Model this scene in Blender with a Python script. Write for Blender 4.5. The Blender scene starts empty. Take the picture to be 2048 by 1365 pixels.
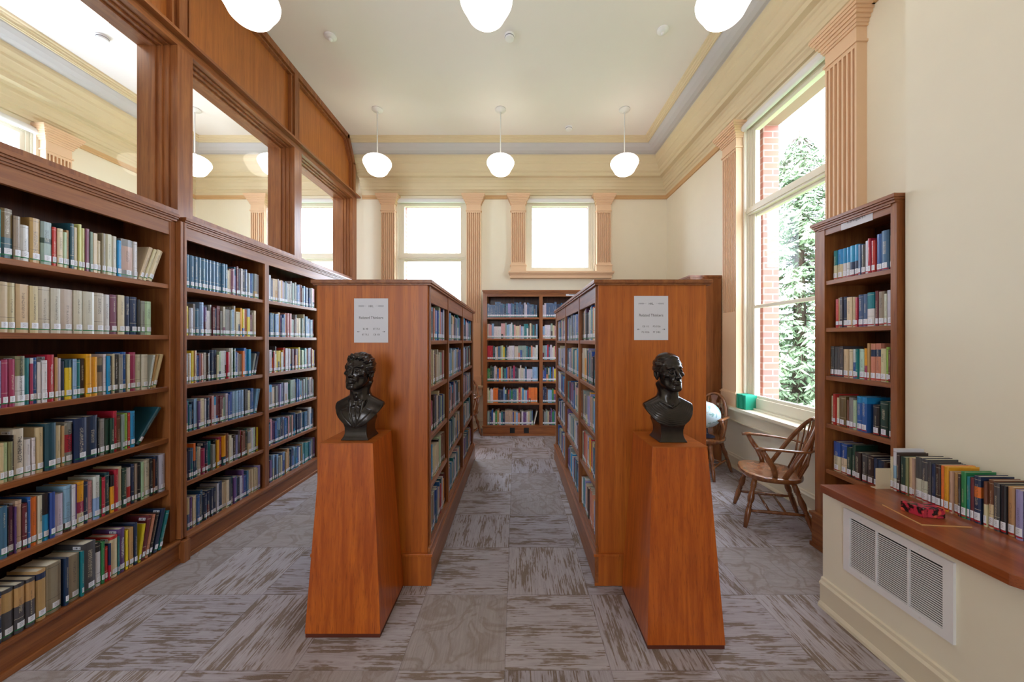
import bpy, bmesh, math, random
import numpy as np
from mathutils import Vector, Matrix
PI = math.pi
random.seed(7)
S = bpy.context.scene
COL = bpy.context.collection
# ------------------------------------------------------------------ camera, sky, exposure
cam_d = bpy.data.cameras.new('camera'); cam = bpy.data.objects.new('camera', cam_d); COL.objects.link(cam)
cam.location = (0, 0, 1.55); cam.rotation_euler = (PI/2, 0, 0); cam_d.shift_x = -8/2048
cam_d.sensor_width = 36; cam_d.lens = 36*711/2048; cam_d.clip_start = 0.02
S.camera = cam
S.view_settings.view_transform = 'Standard'; S.view_settings.look = 'None'
S.view_settings.exposure = 0.08; S.view_settings.gamma = 1.0; S.view_settings.use_curve_mapping = False
SKY_STRENGTH = 16.0
LAMP_STRENGTH = 5.0
w = bpy.data.worlds.new('sky'); S.world = w; w.use_nodes = True
bg = w.node_tree.nodes['Background']
bg.inputs[0].default_value = (0.78, 0.865, 1.0, 1); bg.inputs[1].default_value = SKY_STRENGTH
S.cycles.max_bounces = 10; S.cycles.diffuse_bounces = 6; S.cycles.transparent_max_bounces = 12
CEIL = 4.87; YB = 6.32; XR = 2.68; XN = 2.30; XP = -2.73; XL = -5.70; YF = -3.4
def portal(loc, rot, sx, sy):          # daylight entering through a window opening
    l = bpy.data.lights.new('window_daylight', 'AREA'); l.shape = 'RECTANGLE'; l.size = sx; l.size_y = sy
    l.cycles.is_portal = True
    o = bpy.data.objects.new('window_daylight', l); COL.objects.link(o); o.location = loc; o.rotation_euler = rot
portal((-1.5, YB+.3, 2.4), (-PI/2, 0, 0), 1.3, 3.3)
portal((.79, YB+.3, 3.4), (-PI/2, 0, 0), 1.3, 1.3)
portal((-3.8, YB+.3, 2.4), (-PI/2, 0, 0), 1.3, 3.3)
portal((XR+.3, 3.6, 2.4), (0, PI/2, 0), 3.3, 1.3)
portal((XL-.3, 3.5, 2.4), (0, -PI/2, 0), 3.3, 1.3)
portal((-4.35, YF-.3, 2.05), (PI/2, 0, 0), .9, 2.3); portal((-1.5, YF-.3, 2.15), (PI/2, 0, 0), .8, 2.5)  # portals of the unseen openings added behind the camera for fill

# ------------------------------------------------------------------ helpers
def s2l(c):
    return c/12.92 if c <= 0.04045 else ((c+0.055)/1.055)**2.4
def hx(h):
    h = h.lstrip('#'); return tuple(s2l(int(h[i:i+2], 16)/255) for i in (0, 2, 4))
def tag(o, label=None, cat=None, group=None, kind=None):
    if label: o['label'] = label
    if cat: o['category'] = cat
    if group: o['group'] = group
    if kind: o['kind'] = kind
    return o
def empty(name, loc=(0, 0, 0), rz=0, parent=None):
    o = bpy.data.objects.new(name, None); COL.objects.link(o); o.location = loc; o.rotation_euler = (0, 0, rz)
    o.empty_display_size = .05
    if parent: o.parent = parent
    return o
JIT = random.Random(2)
class MB:
    def __init__(s): s.v = []; s.f = []; s.sm = False
    def box(s, x0, x1, y0, y1, z0, z1):
        if x0 > x1: x0, x1 = x1, x0
        if y0 > y1: y0, y1 = y1, y0
        if z0 > z1: z0, z1 = z1, z0
        b = len(s.v)
        q = JIT; x0 -= q.uniform(0, .0005); x1 += q.uniform(0, .0005); y0 -= q.uniform(0, .0005); y1 += q.uniform(0, .0005); z1 += q.uniform(0, .0003)   # no two faces ever coplanar
        s.v += [(x0,y0,z0),(x1,y0,z0),(x1,y1,z0),(x0,y1,z0),(x0,y0,z1),(x1,y0,z1),(x1,y1,z1),(x0,y1,z1)]
        s.f += [tuple(b+i for i in q) for q in ((0,3,2,1),(4,5,6,7),(0,1,5,4),(1,2,6,5),(2,3,7,6),(3,0,4,7))]
        return s
    def prism(s, poly, z0, z1, M=None):       # polygon in xy (CCW), extruded in z
        b = len(s.v); n = len(poly)
        pts = [Vector((x, y, z0)) for x, y in poly] + [Vector((x, y, z1)) for x, y in poly]
        if M is not None: pts = [M @ p for p in pts]
        s.v += [tuple(p) for p in pts]
        s.f += [tuple(b+i for i in reversed(range(n))), tuple(b+n+i for i in range(n))]
        s.f += [(b+i, b+(i+1) % n, b+n+(i+1) % n, b+n+i) for i in range(n)]
        return s
    def tube(s, pts, rad, seg=10, flat=1.0, up=None):       # swept round (or flattened) tube
        pts = [Vector(p) for p in pts]
        if not hasattr(rad, '__len__'): rad = [rad]*len(pts)
        b = len(s.v); n = len(pts); prev = None
        for i, p in enumerate(pts):
            t = (pts[min(i+1, n-1)]-pts[max(i-1, 0)]).normalized()
            if up is not None: a = (Vector(up)-t*t.dot(Vector(up))).normalized()
            elif prev is None:
                a = t.orthogonal().normalized()
            else: a = (prev-t*t.dot(prev)).normalized()
            prev = a; c = t.cross(a)
            for k in range(seg):
                th = 2*PI*k/seg
                s.v.append(tuple(p+(a*math.cos(th)*flat+c*math.sin(th))*rad[i]))
        for i in range(n-1):
            for k in range(seg):
                s.f.append((b+i*seg+k, b+i*seg+(k+1) % seg, b+(i+1)*seg+(k+1) % seg, b+(i+1)*seg+k))
        s.f.append(tuple(b+k for k in reversed(range(seg)))); s.f.append(tuple(b+(n-1)*seg+k for k in range(seg)))
        return s
    def turned(s, p0, p1, prof, seg=14):
        p0 = Vector(p0); p1 = Vector(p1)
        return s.tube([p0.lerp(p1, t) for t, r in prof], [r for t, r in prof], seg)
    def lathe(s, prof, c=(0, 0, 0), seg=32):   # prof [(r,z)] from bottom to top or top to bottom
        b = len(s.v); n = len(prof)
        for r, z in prof:
            for k in range(seg):
                th = 2*PI*k/seg
                s.v.append((c[0]+max(r, 1e-4)*math.cos(th), c[1]+max(r, 1e-4)*math.sin(th), c[2]+z))
        for i in range(n-1):
            for k in range(seg):
                s.f.append((b+i*seg+k, b+i*seg+(k+1) % seg, b+(i+1)*seg+(k+1) % seg, b+(i+1)*seg+k))
        s.f.append(tuple(b+k for k in reversed(range(seg)))); s.f.append(tuple(b+(n-1)*seg+k for k in range(seg)))
        return s
    def mesh(s, name, mat, smooth=False, fix=True):
        me = bpy.data.meshes.new(name); me.from_pydata(s.v, [], s.f)
        if mat: me.materials.append(mat)
        if fix:
            bm = bmesh.new(); bm.from_mesh(me); bmesh.ops.recalc_face_normals(bm, faces=bm.faces); bm.to_mesh(me); bm.free()
        if smooth: me.shade_smooth()
        me.update(); return me
    def build(s, name, mat, parent=None, smooth=False, bevel=0, loc=None, auto=False):
        me = s.mesh(name, mat, smooth)
        o = bpy.data.objects.new(name, me); COL.objects.link(o)
        if parent: o.parent = parent
        if loc: o.location = loc
        if auto: me.set_sharp_from_angle(angle=math.radians(40))
        if bevel:
            m = o.modifiers.new('bevel', 'BEVEL'); m.width = bevel; m.segments = 2; m.limit_method = 'ANGLE'
        return o
def rel(mb, org):      # shift a builder's vertices so the object's origin can sit at org
    mb.v = [(x-org[0], y-org[1], z-org[2]) for x, y, z in mb.v]; return mb

# ------------------------------------------------------------------ node language
class X:
    def __init__(s, g, sock): s.g = g; s.s = sock
    def _m(s, op, o, swap=False):
        n = s.g.nt.nodes.new('ShaderNodeMath'); n.operation = op
        a, b = (o, s) if swap else (s, o)
        s.g.put(n.inputs[0], a)
        if b is not None: s.g.put(n.inputs[1], b)
        return X(s.g, n.outputs[0])
    def __add__(s, o): return s._m('ADD', o)
    def __radd__(s, o): return s._m('ADD', o, True)
    def __sub__(s, o): return s._m('SUBTRACT', o)
    def __rsub__(s, o): return s._m('SUBTRACT', o, True)
    def __mul__(s, o): return s._m('MULTIPLY', o)
    def __rmul__(s, o): return s._m('MULTIPLY', o, True)
    def __truediv__(s, o): return s._m('DIVIDE', o)
    def gt(s, o): return s._m('GREATER_THAN', o)
    def lt(s, o): return s._m('LESS_THAN', o)
    def mod(s, o): return s._m('FLOORED_MODULO', o)
    def floor(s): return s._m('FLOOR', None)
    def abs(s): return s._m('ABSOLUTE', None)
    def sin(s): return s._m('SINE', None)
    def mx(s, o): return s._m('MAXIMUM', o)
    def mn(s, o): return s._m('MINIMUM', o)
    def pw(s, o): return s._m('POWER', o)
class G:
    def __init__(s, name, rough=.5, metallic=0, spec=.5, coat=0):
        s.mat = bpy.data.materials.new(name); s.mat.use_nodes = True; s.nt = s.mat.node_tree
        s.b = s.nt.nodes['Principled BSDF']; s.out = s.nt.nodes['Material Output']
        s.b.inputs['Roughness'].default_value = rough; s.b.inputs['Metallic'].default_value = metallic
        s.b.inputs['Specular IOR Level'].default_value = spec; s.b.inputs['Coat Weight'].default_value = coat
        s.b.inputs['Coat Roughness'].default_value = .15
    def put(s, inp, val):
        if isinstance(val, X): s.nt.links.new(val.s, inp)
        elif isinstance(val, (tuple, list)):
            inp.default_value = tuple(val)+((1,) if len(inp.default_value) == 4 and len(val) == 3 else ())
        else: inp.default_value = val
    def coord(s, which='Object'):
        return X(s, s.nt.nodes.new('ShaderNodeTexCoord').outputs[which])
    def sep(s, v):
        n = s.nt.nodes.new('ShaderNodeSeparateXYZ'); s.put(n.inputs[0], v); return [X(s, o) for o in n.outputs]
    def comb(s, a, b, c=0.0):
        n = s.nt.nodes.new('ShaderNodeCombineXYZ')
        for i, q in enumerate((a, b, c)): s.put(n.inputs[i], q)
        return X(s, n.outputs[0])
    def noise(s, v, scale=1, detail=3, rough=.5, dist=0):
        n = s.nt.nodes.new('ShaderNodeTexNoise'); s.put(n.inputs['Vector'], v); n.inputs['Scale'].default_value = scale
        n.inputs['Detail'].default_value = detail; n.inputs['Roughness'].default_value = rough; n.inputs['Distortion'].default_value = dist
        return X(s, n.outputs[0])
    def white(s, v):
        n = s.nt.nodes.new('ShaderNodeTexWhiteNoise'); n.noise_dimensions = '3D'; s.put(n.inputs['Vector'], v); return X(s, n.outputs[0])
    def ramp(s, f, a, b, c0=0., c1=1.):
        n = s.nt.nodes.new('ShaderNodeMapRange'); s.put(n.inputs[0], f); n.inputs[1].default_value = a; n.inputs[2].default_value = b
        n.inputs[3].default_value = c0; n.inputs[4].default_value = c1; n.interpolation_type = 'SMOOTHSTEP'
        return X(s, n.outputs[0])
    def mix(s, f, a, b):
        n = s.nt.nodes.new('ShaderNodeMix'); n.data_type = 'RGBA'; s.put(n.inputs[0], f); s.put(n.inputs[6], a); s.put(n.inputs[7], b)
        return X(s, n.outputs[2])
    def attr(s, name):
        n = s.nt.nodes.new('ShaderNodeAttribute'); n.attribute_name = name
        return X(s, n.outputs['Color']), X(s, n.outputs['Alpha'])
    def bump(s, h, strength=.2, dist=.01):
        n = s.nt.nodes.new('ShaderNodeBump'); s.put(n.inputs['Height'], h); n.inputs['Strength'].default_value = strength
        n.inputs['Distance'].default_value = dist
        s.nt.links.new(n.outputs[0], s.b.inputs['Normal'])
    def color(s, c): s.put(s.b.inputs['Base Color'], c); return s

def plain(name, h, rough=.55, metallic=0, spec=.5, coat=0, var=.04, nscale=6, bump=0):
    g = G(name, rough, metallic, spec, coat); c = hx(h)
    f = g.noise(g.coord(), nscale, 3)
    g.color(g.mix(f, tuple(q*(1-var) for q in c), tuple(min(1, q*(1+var)) for q in c)))
    if bump: g.bump(g.noise(g.coord(), 300, 2), bump, .002)
    return g.mat
def wood(name, a, b, axis='z', rough=.38, coat=.15, fine=1.0, broad=1.0, figure=.5):
    g = G(name, rough, 0, .45, coat)
    x, y, z = g.sep(g.coord())
    lo, hi = .9*broad, 26*broad
    sc = {'x': (lo, hi, hi), 'y': (hi, lo, hi), 'z': (hi, hi, lo)}[axis]
    v = g.comb(x*sc[0], y*sc[1], z*sc[2])
    n1 = g.noise(v, 1, 4, .6, .6)
    fs = {'x': (8, 260, 260), 'y': (260, 8, 260), 'z': (260, 260, 8)}[axis]
    v2 = g.comb(x*fs[0], y*fs[1], z*fs[2])
    n2 = g.noise(v2, fine, 2, .5)
    n3 = g.noise(g.coord(), 1.3, 2)
    # cathedral figure: warped rings
    u = {'x': y+z, 'y': x+z, 'z': x+y}[axis]; al = {'x': x, 'y': y, 'z': z}[axis]
    ring = ((u*30 + g.noise(g.comb(u*2.2, al*.7, 0.), 1.6, 3)*16)*2.2).sin()
    f = (n1*.9 + n3*.3 + ring*.08*figure)-.1
    f = g.ramp(f, .25, .85)
    base = g.mix(f, hx(b), hx(a))
    pores = g.ramp(n2, .56, .72)
    dk = tuple(q*.55 for q in hx(b))
    g.color(g.mix(pores*.55, base, dk))
    g.bump(n2, .08, .001)
    return g.mat

M = {}
M['oak_z'] = wood('red_oak_upright', 'a86a39', '7b4422', 'z')
M['oak_y'] = wood('red_oak_lengthwise', 'a86a39', '7b4422', 'y')
M['oak_x'] = wood('red_oak_crosswise', 'a86a39', '7b4422', 'x')
M['oak_in'] = wood('shaded_oak_back', '6b3d26', '452414', 'z')  # back panels darkened in colour to hold the shade inside the shelves
M['end_z'] = wood('orange_oak_veneer', 'cc7428', 'a05016', 'z', rough=.42, figure=.2)
M['panel_z'] = wood('honey_oak_panel', 'bd7434', '9c5a28', 'z', figure=.15)
M['teak'] = wood('orange_teak_veneer', 'ce6c20', '9a430d', 'z', rough=.3, coat=.3, broad=1.3, figure=.35)
M['chair'] = wood('brown_chair_wood', 'a0663a', '6a3b1e', 'z', rough=.25, coat=.5)
M['counter'] = wood('reddish_counter_wood', 'a5592e', '7d3c1c', 'y', rough=.28, coat=.35)
M['wall'] = plain('cream_wall_paint', 'ebe4cf', .7, var=.02, bump=.05)
M['wall_r'] = M['wall']
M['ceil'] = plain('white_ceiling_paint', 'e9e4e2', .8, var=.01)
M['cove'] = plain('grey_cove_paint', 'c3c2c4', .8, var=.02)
M['cornice'] = plain('tan_cornice_paint', 'dacba8', .6, var=.03)
M['rail'] = plain('ochre_rail_paint', 'cfa878', .55, var=.03)
M['pil'] = plain('peach_pilaster_paint', 'e3c09c', .55, var=.03)
M['trimc'] = plain('cream_trim_paint', 'e3d9c0', .45, var=.02)
M['white'] = plain('white_enamel', 'e8e8ea', .4, var=.01)
M['shade'] = plain('white_roller_shade', 'e6e6e6', .6, var=.01)
M['frame'] = plain('cream_window_paint', 'e6dfcc', .4, var=.02)
M['black'] = plain('black_plastic', '141414', .4)
M['dark'] = plain('louvre_shade', '0a0a0a', .9)
M['paper'] = plain('white_paper', 'd6d6de', .7, var=.01)
M['ink'] = plain('black_ink', '26262e', .7)
M['greyink'] = plain('grey_ink', '5c5c70', .7)
M['pages'] = plain('book_pages', 'd8d0bd', .8, var=.08, nscale=80)
M['band'] = plain('green_spine_tape', '0b7a46', .35)
M['redband'] = plain('red_spine_tape', 'b01c28', .35)
M['tan_edge'] = plain('pale_wood_edge', 'd8ab74', .5)
M['ivory_metal'] = plain('ivory_painted_metal', 'd8c8aa', .45)
M['stem'] = plain('white_lamp_metal', 'dedede', .4)

def mk_book_mat():
    g = G('book_cloth', .42, 0, .5, .25)
    c, a = g.attr('Col')
    uv = g.coord('UV'); u, v, _ = g.sep(uv)
    lum = g.nt.nodes.new('ShaderNodeRGBToBW'); g.put(lum.inputs[0], c); lum = X(g, lum.outputs[0])
    ink = g.mix(lum.gt(.22), (.75, .68, .5), (.06, .05, .06))
    v0 = .88-a*.25; ln = .25+.35*(a*7.3).mod(1.0)
    inr = v.lt(v0)*v.gt(v0-ln)
    incol = (u-.5).abs().lt(.07+.13*(a*13.7).mod(1.0))
    let = g.noise(g.comb(u*16, v*110, a*50), 1, 1).gt(.53)
    gap = ((v*26+a*9).mod(1.0)).gt(.12)
    mask = inr*incol*let*gap*((a*31.1).mod(1.0).gt(.25))
    # thin rules across spine of some books
    r1 = (v-.93).abs().lt(.004).mx((v-.3).abs().lt(.004))*((a*17.9).mod(1.0).gt(.6))
    mask = (mask.mx(r1))*u.gt(.001)
    c2 = g.mix(mask*.75, c, ink)
    dirt = g.noise(g.coord(), 40, 3)
    g.color(g.mix(dirt*.18, c2, (.05, .04, .035)))
    return g.mat
M['book'] = mk_book_mat()
def mk_label_mat():
    g = G('call_number_paper', .5); uv = g.coord('UV'); u, v, _ = g.sep(uv)
    n = g.noise(g.comb(u*7, v*22, 0.), 1, 1).gt(.52)*((v*6).mod(1.0)).gt(.4)*u.gt(.18)*u.lt(.72)*v.gt(.2)*v.lt(.9)
    g.color(g.mix(n*.8, hx('e6e8f2'), (.04, .04, .06))); return g.mat
M['label'] = mk_label_mat()
def mk_bar_mat():
    g = G('barcode_paper', .5); uv = g.coord('UV'); u, v, _ = g.sep(uv)
    n = g.white(g.comb((u*46).floor(), 0., 0.)).gt(.5)*v.gt(.25)*v.lt(.8)*u.gt(.08)*u.lt(.92)
    g.color(g.mix(n, hx('e6e8f2'), (.04, .04, .06))); return g.mat
M['barcode'] = mk_bar_mat()

def mk_carpet():
    g = G('carpet_tiles', .95, 0, .1)
    x, y, z = g.sep(g.coord()); T = .4985
    gx = (x+.054)/T; gy = (y-1.67)/T
    ix = gx.floor(); iy = gy.floor(); fx = gx-ix; fy = gy-iy
    h = g.white(g.comb(ix, iy, 3.)); h2 = g.white(g.comb(ix, iy, 9.)); h3 = g.white(g.comb(ix, iy, 21.))
    rot = (ix+iy).mod(2.0).gt(.5)
    u = fx+(fy-fx)*rot; v = fy+(fx-fy)*rot          # streaks run along u
    off = h*37
    vq = (v*84).floor()/84
    st = g.noise(g.comb(u*2.1+off, vq*62, off), 1, 4, .66)
    patch = g.noise(g.comb(u*1.9+off*1.3, v*6+off, 5.), 1, 3, .6)
    blot = g.noise(g.comb(u*2.4+off, v*2.4, off), 1.6, 4, .6, 1.2)
    vein = g.ramp((g.noise(g.comb(u*2+off, v*2, off), 1.5, 3, .5, .8)-.5).abs(), .0, .07, 1., 0.)
    mS = g.ramp(st*.60+patch*.52, .555, .625)
    mV = (vein*.5).mx(g.ramp(blot, .55, .75)*.6)
    isv = h2.gt(.66)
    m = mS+(mV-mS)*isv
    ribs = ((v*150)*PI/1.0).sin()*.5+.5
    lines = g.noise(g.comb(u*3+off, vq*260, 0.), 1, 2, .6)
    tone = g.ramp(h3, 0, 1)
    light = g.mix(tone, hx('a8a1a8'), hx('b6aeb2')); brown = g.mix(tone, hx('6c5847'), hx('7c6854'))
    base2 = g.mix(isv*.45, light, hx('8d7f70'))
    col = g.mix(m, base2, brown)
    fine = g.noise(g.coord(), 420, 2, .7)
    col = g.mix(g.ramp(lines, .35, .7)*.32, col, hx('6b5b50'))
    col = g.mix(g.ramp(fine, .3, .8)*.5, col, hx('b4aeb2'))
    seam = (fx.lt(.008)).mx(fy.lt(.008))
    col = g.mix(seam*.35, col, hx('4a4040'))
    g.color(col); g.bump(ribs*.5+fine, .35, .003)
    return g.mat
M['carpet'] = mk_carpet()
def mk_glass(name, refl=1.0, tint=(.97, .99, 1)):
    g = G(name); nt = g.nt
    tr = nt.nodes.new('ShaderNodeBsdfTransparent'); tr.inputs[0].default_value = (*tint, 1)
    gl = nt.nodes.new('ShaderNodeBsdfGlossy'); gl.inputs['Roughness'].default_value = .01
    fr = nt.nodes.new('ShaderNodeLayerWeight'); fr.inputs[0].default_value = .5
    fac = X(g, fr.outputs['Facing']).pw(5.0)*.9*refl+.035*refl
    mx = nt.nodes.new('ShaderNodeMixShader'); nt.links.new(fac.s, mx.inputs[0]); nt.links.new(tr.outputs[0], mx.inputs[1]); nt.links.new(gl.outputs[0], mx.inputs[2])
    nt.links.new(mx.outputs[0], g.out.inputs[0]); return g.mat
M['glass'] = mk_glass('window_glass', .25); M['pglass'] = mk_glass('partition_glass', .6)
def mk_lamp():
    g = G('lit_opal_glass', .12, 0, .5, .3); g.color((.85, .82, .78))
    z = g.sep(g.coord())[2]
    g.put(g.b.inputs['Emission Color'], (1, .89, .78)); g.put(g.b.inputs['Emission Strength'], LAMP_STRENGTH); return g.mat
M['opal'] = mk_lamp()
def mk_brick():
    g = G('red_brick', .85); x, y, z = g.sep(g.coord())
    n = g.nt.nodes.new('ShaderNodeTexBrick'); g.put(n.inputs['Vector'], g.comb(x+y, z)); n.inputs['Scale'].default_value = 1
    n.inputs['Brick Width'].default_value = .21; n.inputs['Row Height'].default_value = .072; n.inputs['Mortar Size'].default_value = .008
    n.inputs['Color1'].default_value = (*hx('b06a58'), 1); n.inputs['Color2'].default_value = (*hx('9a625a'), 1); n.inputs['Mortar'].default_value = (*hx('b08a80'), 1)
    g.color(X(g, n.outputs[0])); return g.mat
M['brick'] = mk_brick()
def mk_bronze():
    g = G('dark_bronze', .27, .75, .5, .2); n = g.noise(g.coord(), 25, 4)
    g.color(g.mix(n, (.012, .010, .009), (.05, .040, .034))); g.bump(g.noise(g.coord(), 140, 3), .12, .002); return g.mat
M['bronze'] = mk_bronze()
def mk_needles():
    g = G('spruce_needles', .7); n = g.noise(g.coord(), 1.2, 3)
    c = g.mix(n, hx('5d7a5e'), hx('b4c49a')); g.color(c)
    return g.mat
M['needles'] = mk_needles()
M['bark'] = plain('bark', '5a4a40', .9)
def mk_globe():
    g = G('globe_print', .3, 0, .5, .2); v = g.coord(); x, y, z = g.sep(v)
    land = g.ramp(g.noise(v, 9, 4, .55), .53, .56)
    c = g.mix(land, hx('cfe4ea'), hx('8fb8b4'))
    eq = z.abs().lt(.0015)
    ring = (g.noise(v, 5, 1)-.5).abs().lt(.006)
    g.color(g.mix(eq, g.mix(ring*.6, c, hx('4f8f96')), hx('c9a94a'))); return g.mat
M['globe'] = mk_globe()
def mk_box_print():
    g = G('red_black_print', .18, 0, .5, .6); n = g.noise(g.coord(), 30, 3, .6, .8); n2 = g.noise(g.coord(), 16, 2)
    c = g.mix(g.ramp(n, .45, .55), hx('c0304a'), hx('15131a')); c = g.mix(g.ramp(n2, .58, .64), c, hx('e8604c'))
    c = g.mix(g.ramp(n, .68, .72), c, hx('d9b6c4')); g.color(c); return g.mat
M['boxprint'] = mk_box_print()
M['sillgreen'] = plain('teal_green_cloth', '1f9a7c', .35)
M['grass'] = plain('lawn', '5f7d4a', .9, var=.3, nscale=2)
M['roofing'] = plain('grey_shingles', '7e8c98', .85, var=.2, nscale=12)
M['navy'] = plain('navy_metal', '20283c', .35)

def struct(name, mb, mat, parent=None, **k):
    o = mb.build(name, mat, parent, **k)
    if parent is None: tag(o, kind='structure')
    return o
# ------------------------------------------------------------------ shell
struct('floor', MB().box(XL-.4, XR+.02, YF-.3, YB+.02, -.15, 0), M['carpet'])
struct('ceiling', MB().box(XL-.4, XR+.4, YF-.4, YB+.4, CEIL, CEIL+.2), M['ceil'])
def holes(mb, axis, c0, c1, u0, u1, z0, z1, hs):
    us = sorted({u0, u1, *[h[0] for h in hs], *[h[1] for h in hs]}); zs = sorted({z0, z1, *[h[2] for h in hs], *[h[3] for h in hs]})
    for a, b in zip(us, us[1:]):
        runs = []
        for c, d in zip(zs, zs[1:]):
            m = ((a+b)/2, (c+d)/2)
            if any(h[0] < m[0] < h[1] and h[2] < m[1] < h[3] for h in hs): continue
            if runs and abs(runs[-1][1]-c) < 1e-6: runs[-1][1] = d
            else: runs.append([c, d])
        for c, d in runs:
            if axis == 'y': mb.box(a, b, c0, c1, c, d)
            else: mb.box(c0, c1, a, b, c, d)
    return mb
WT = 4.09; WB = .77
W1 = (-2.13, -.87, WB, WT); W2 = (.165, 1.42, 2.77, WT); W4 = (-4.42, -3.17, WB, WT)
W3 = (2.99, 4.20, WB, WT); W5 = (2.92, 4.13+.12, WB, WT)
struct('wall_back', holes(MB(), 'y', YB, YB+.16, XL-.3, XR+.3, 0, CEIL, [W1, W2, W4]), M['wall'])
struct('wall_right', holes(MB(), 'x', XR, XR+.16, 2.06, YB, 0, CEIL, [W3]), M['wall_r'])
struct('wall_left', holes(MB(), 'x', XL-.16, XL, YF, YB, 0, CEIL, [W5]), M['wall'])
struct('wall_near', MB().box(XN, XR+.16, YF, 2.10, 0, CEIL), M['wall_r'])
F1 = [(-4.8, -3.9, .9, 3.2), (-1.9, -1.1, .9, 3.4)]  # unseen window openings, added and sized for fill light
struct('wall_front', holes(MB(), 'y', YF-.3, YF, XL-.3, XR+.3, 0, CEIL, F1), M['wall'])
# outer leaf of brick around the openings
struct('wall_exterior', holes(holes(MB(), 'x', XR+.161, XR+.34, 1.8, YB+.4, -.3, 6, [(3.10, 4.085, .86, 4.03)]),
       'y', YB+.161, YB+.34, XL-.3, XR+.16, -.3, 6, [(W1[0]+.1, W1[1]-.1, .86, 4.04), (W2[0]+.1, W2[1]-.1, 2.84, 4.04), (W4[0]+.1, W4[1]-.1, .86, 4.04)]), M['brick'])

# ------------------------------------------------------------------ windows (local: u along wall, w outward, z up)
def window(n, org, ang, u0, u1, rows, zb, zt):
    """org: point of wall plane, ang: rotation so local +y points outward"""
    e = tag(empty('window_%d' % n, org, ang), kind='structure')
    fr = MB(); t = .125
    a, b = u0+t, u1-t
    # stepped casing
    for k, (d0, ww) in enumerate(((.035, 0), (.05, .035), (.062, .075))):
        fr.box(u0+ww, u0+ww+.045, d0, .12, zb, zt); fr.box(u1-ww-.045, u1-ww, d0, .12, zb, zt)
        fr.box(u0+ww, u1-ww, d0, .12, zt-ww-.045, zt-ww)
    fr.box(u0, u0+.03, 0.0, .06, zb, zt); fr.box(u1-.03, u1, 0, .06, zb, zt); fr.box(u0, u1, 0, .06, zt-.02, zt)
    fr.build('casing', M['frame'], e)
    sx = MB(); gl = []
    for i, (z0, z1, dep) in enumerate(rows):
        sx = MB()
        sx.box(a-.03, a+.0, dep-.02, dep+.025, z0-.03, z1+.03).box(b, b+.03, dep-.02, dep+.025, z0-.03, z1+.03)
        sx.box(a, b, dep-.02, dep+.025, z0-.03, z0).box(a, b, dep-.02, dep+.025, z1, z1+.03)
        so = sx.build('sash', M['frame'], e)
        MB().box(a-.004, b+.004, dep, dep+.005, z0-.004, z1+.004).build('pane', M['glass'], so)
    tr = MB()
    for (z0, _, _), (_, z1, _) in zip(rows, rows[1:]):
        if z0-z1 > .1: tr.box(u0+.04, u1-.04, .03, .12, z1+.03, z0-.03).box(u0+.04, u1-.04, .015, .12, z1+.05, z1+.08)
    tr.box(u0, u1, .03, .13, zb, rows[-1][0]-.03).box(u0, u1, .0, .1, zb, zb+.02)
    tr.build('rail', M['frame'], e)
    r = .038
    MB().tube([(u0+.03, -.01, zt-.05), (u1-.03, -.01, zt-.05)], r, 20).build('roller_shade', M['shade'], e, smooth=True, auto=True)
    return e
R3 = [(3.13, 3.975, .085), (1.965, 2.985, .10), (.93, 1.925, .075)]
window(1, (0, YB, 0), 0, W1[0], W1[1], R3, WB, WT)
window(2, (0, YB, 0), 0, W2[0], W2[1], [(2.87, 3.98, .085)], 2.77, WT)
window(3, (XR, 0, 0), -PI/2, -W3[1], -W3[0], R3, WB, WT)
window(4, (0, YB, 0), 0, W4[0], W4[1], R3, WB, WT)
window(5, (XL, 0, 0), PI/2, W5[0], W5[1], R3, WB, WT)

# ------------------------------------------------------------------ pilasters, sills, cornice, baseboards as numbered trim
TR = [0]
def trim(mb, mat, **k):
    TR[0] += 1; return struct('trim_%d' % TR[0], mb, mat, **k)
def pilaster(u0, u1, zb, zt, M4, flute_to=None, P=.08):
    mb = MB(); base = MB()
    z_neck = zt-.285; fb = flute_to if flute_to else zb+.19
    wd = u1-u0; nf = 7; fw = wd/(nf*2+1)*1.0
    # shaft back slab and fillets between flutes
    mb.box(u0, u1, -P+.026, 0, zb, zt)
    pts = wd/(nf+.55)
    mb.box(u0, u0+pts*.42, -P, -P+.026, fb, z_neck-.03); mb.box(u1-pts*.42, u1, -P, -P+.026, fb, z_neck-.03)
    for i in range(nf-1):
        c = u0+wd*(i+1+.0)/nf
        mb.box(c-pts*.2, c+pts*.2, -P, -P+.026, fb, z_neck-.03)
    mb.box(u0, u1, -P, -P+.026, z_neck-.03, zt); mb.box(u0, u1, -P, -P+.026, zb, fb)
    # astragal, capital, base
    mb.box(u0-.012, u1+.012, -P-.012, 0, z_neck, z_neck+.018)
    for k, (z, o) in enumerate(((zt-.165, .012), (zt-.145, .02), (zt-.12, .032), (zt-.095, .046), (zt-.07, .058), (zt-.05, .07))):
        mb.box(u0-o, u1+o, -P-o, 0, z, z+.026)
    mb.box(u0-.078, u1+.078, -P-.078, 0, zt-.026, zt)
    h = min(.18, .13 if zb > 2 else .18)
    mb.box(u0-.012, u1+.012, -P-.014, 0, zb, zb+h-.03); mb.box(u0-.02, u1+.02, -P-.022, 0, zb+h-.03, zb+h-.015); mb.box(u0-.01, u1+.01, -P-.01, 0, zb+h-.015, zb+h)
    mb.v = [tuple(M4 @ Vector(p)) for p in mb.v]
    trim(mb, M['pil'])
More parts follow.
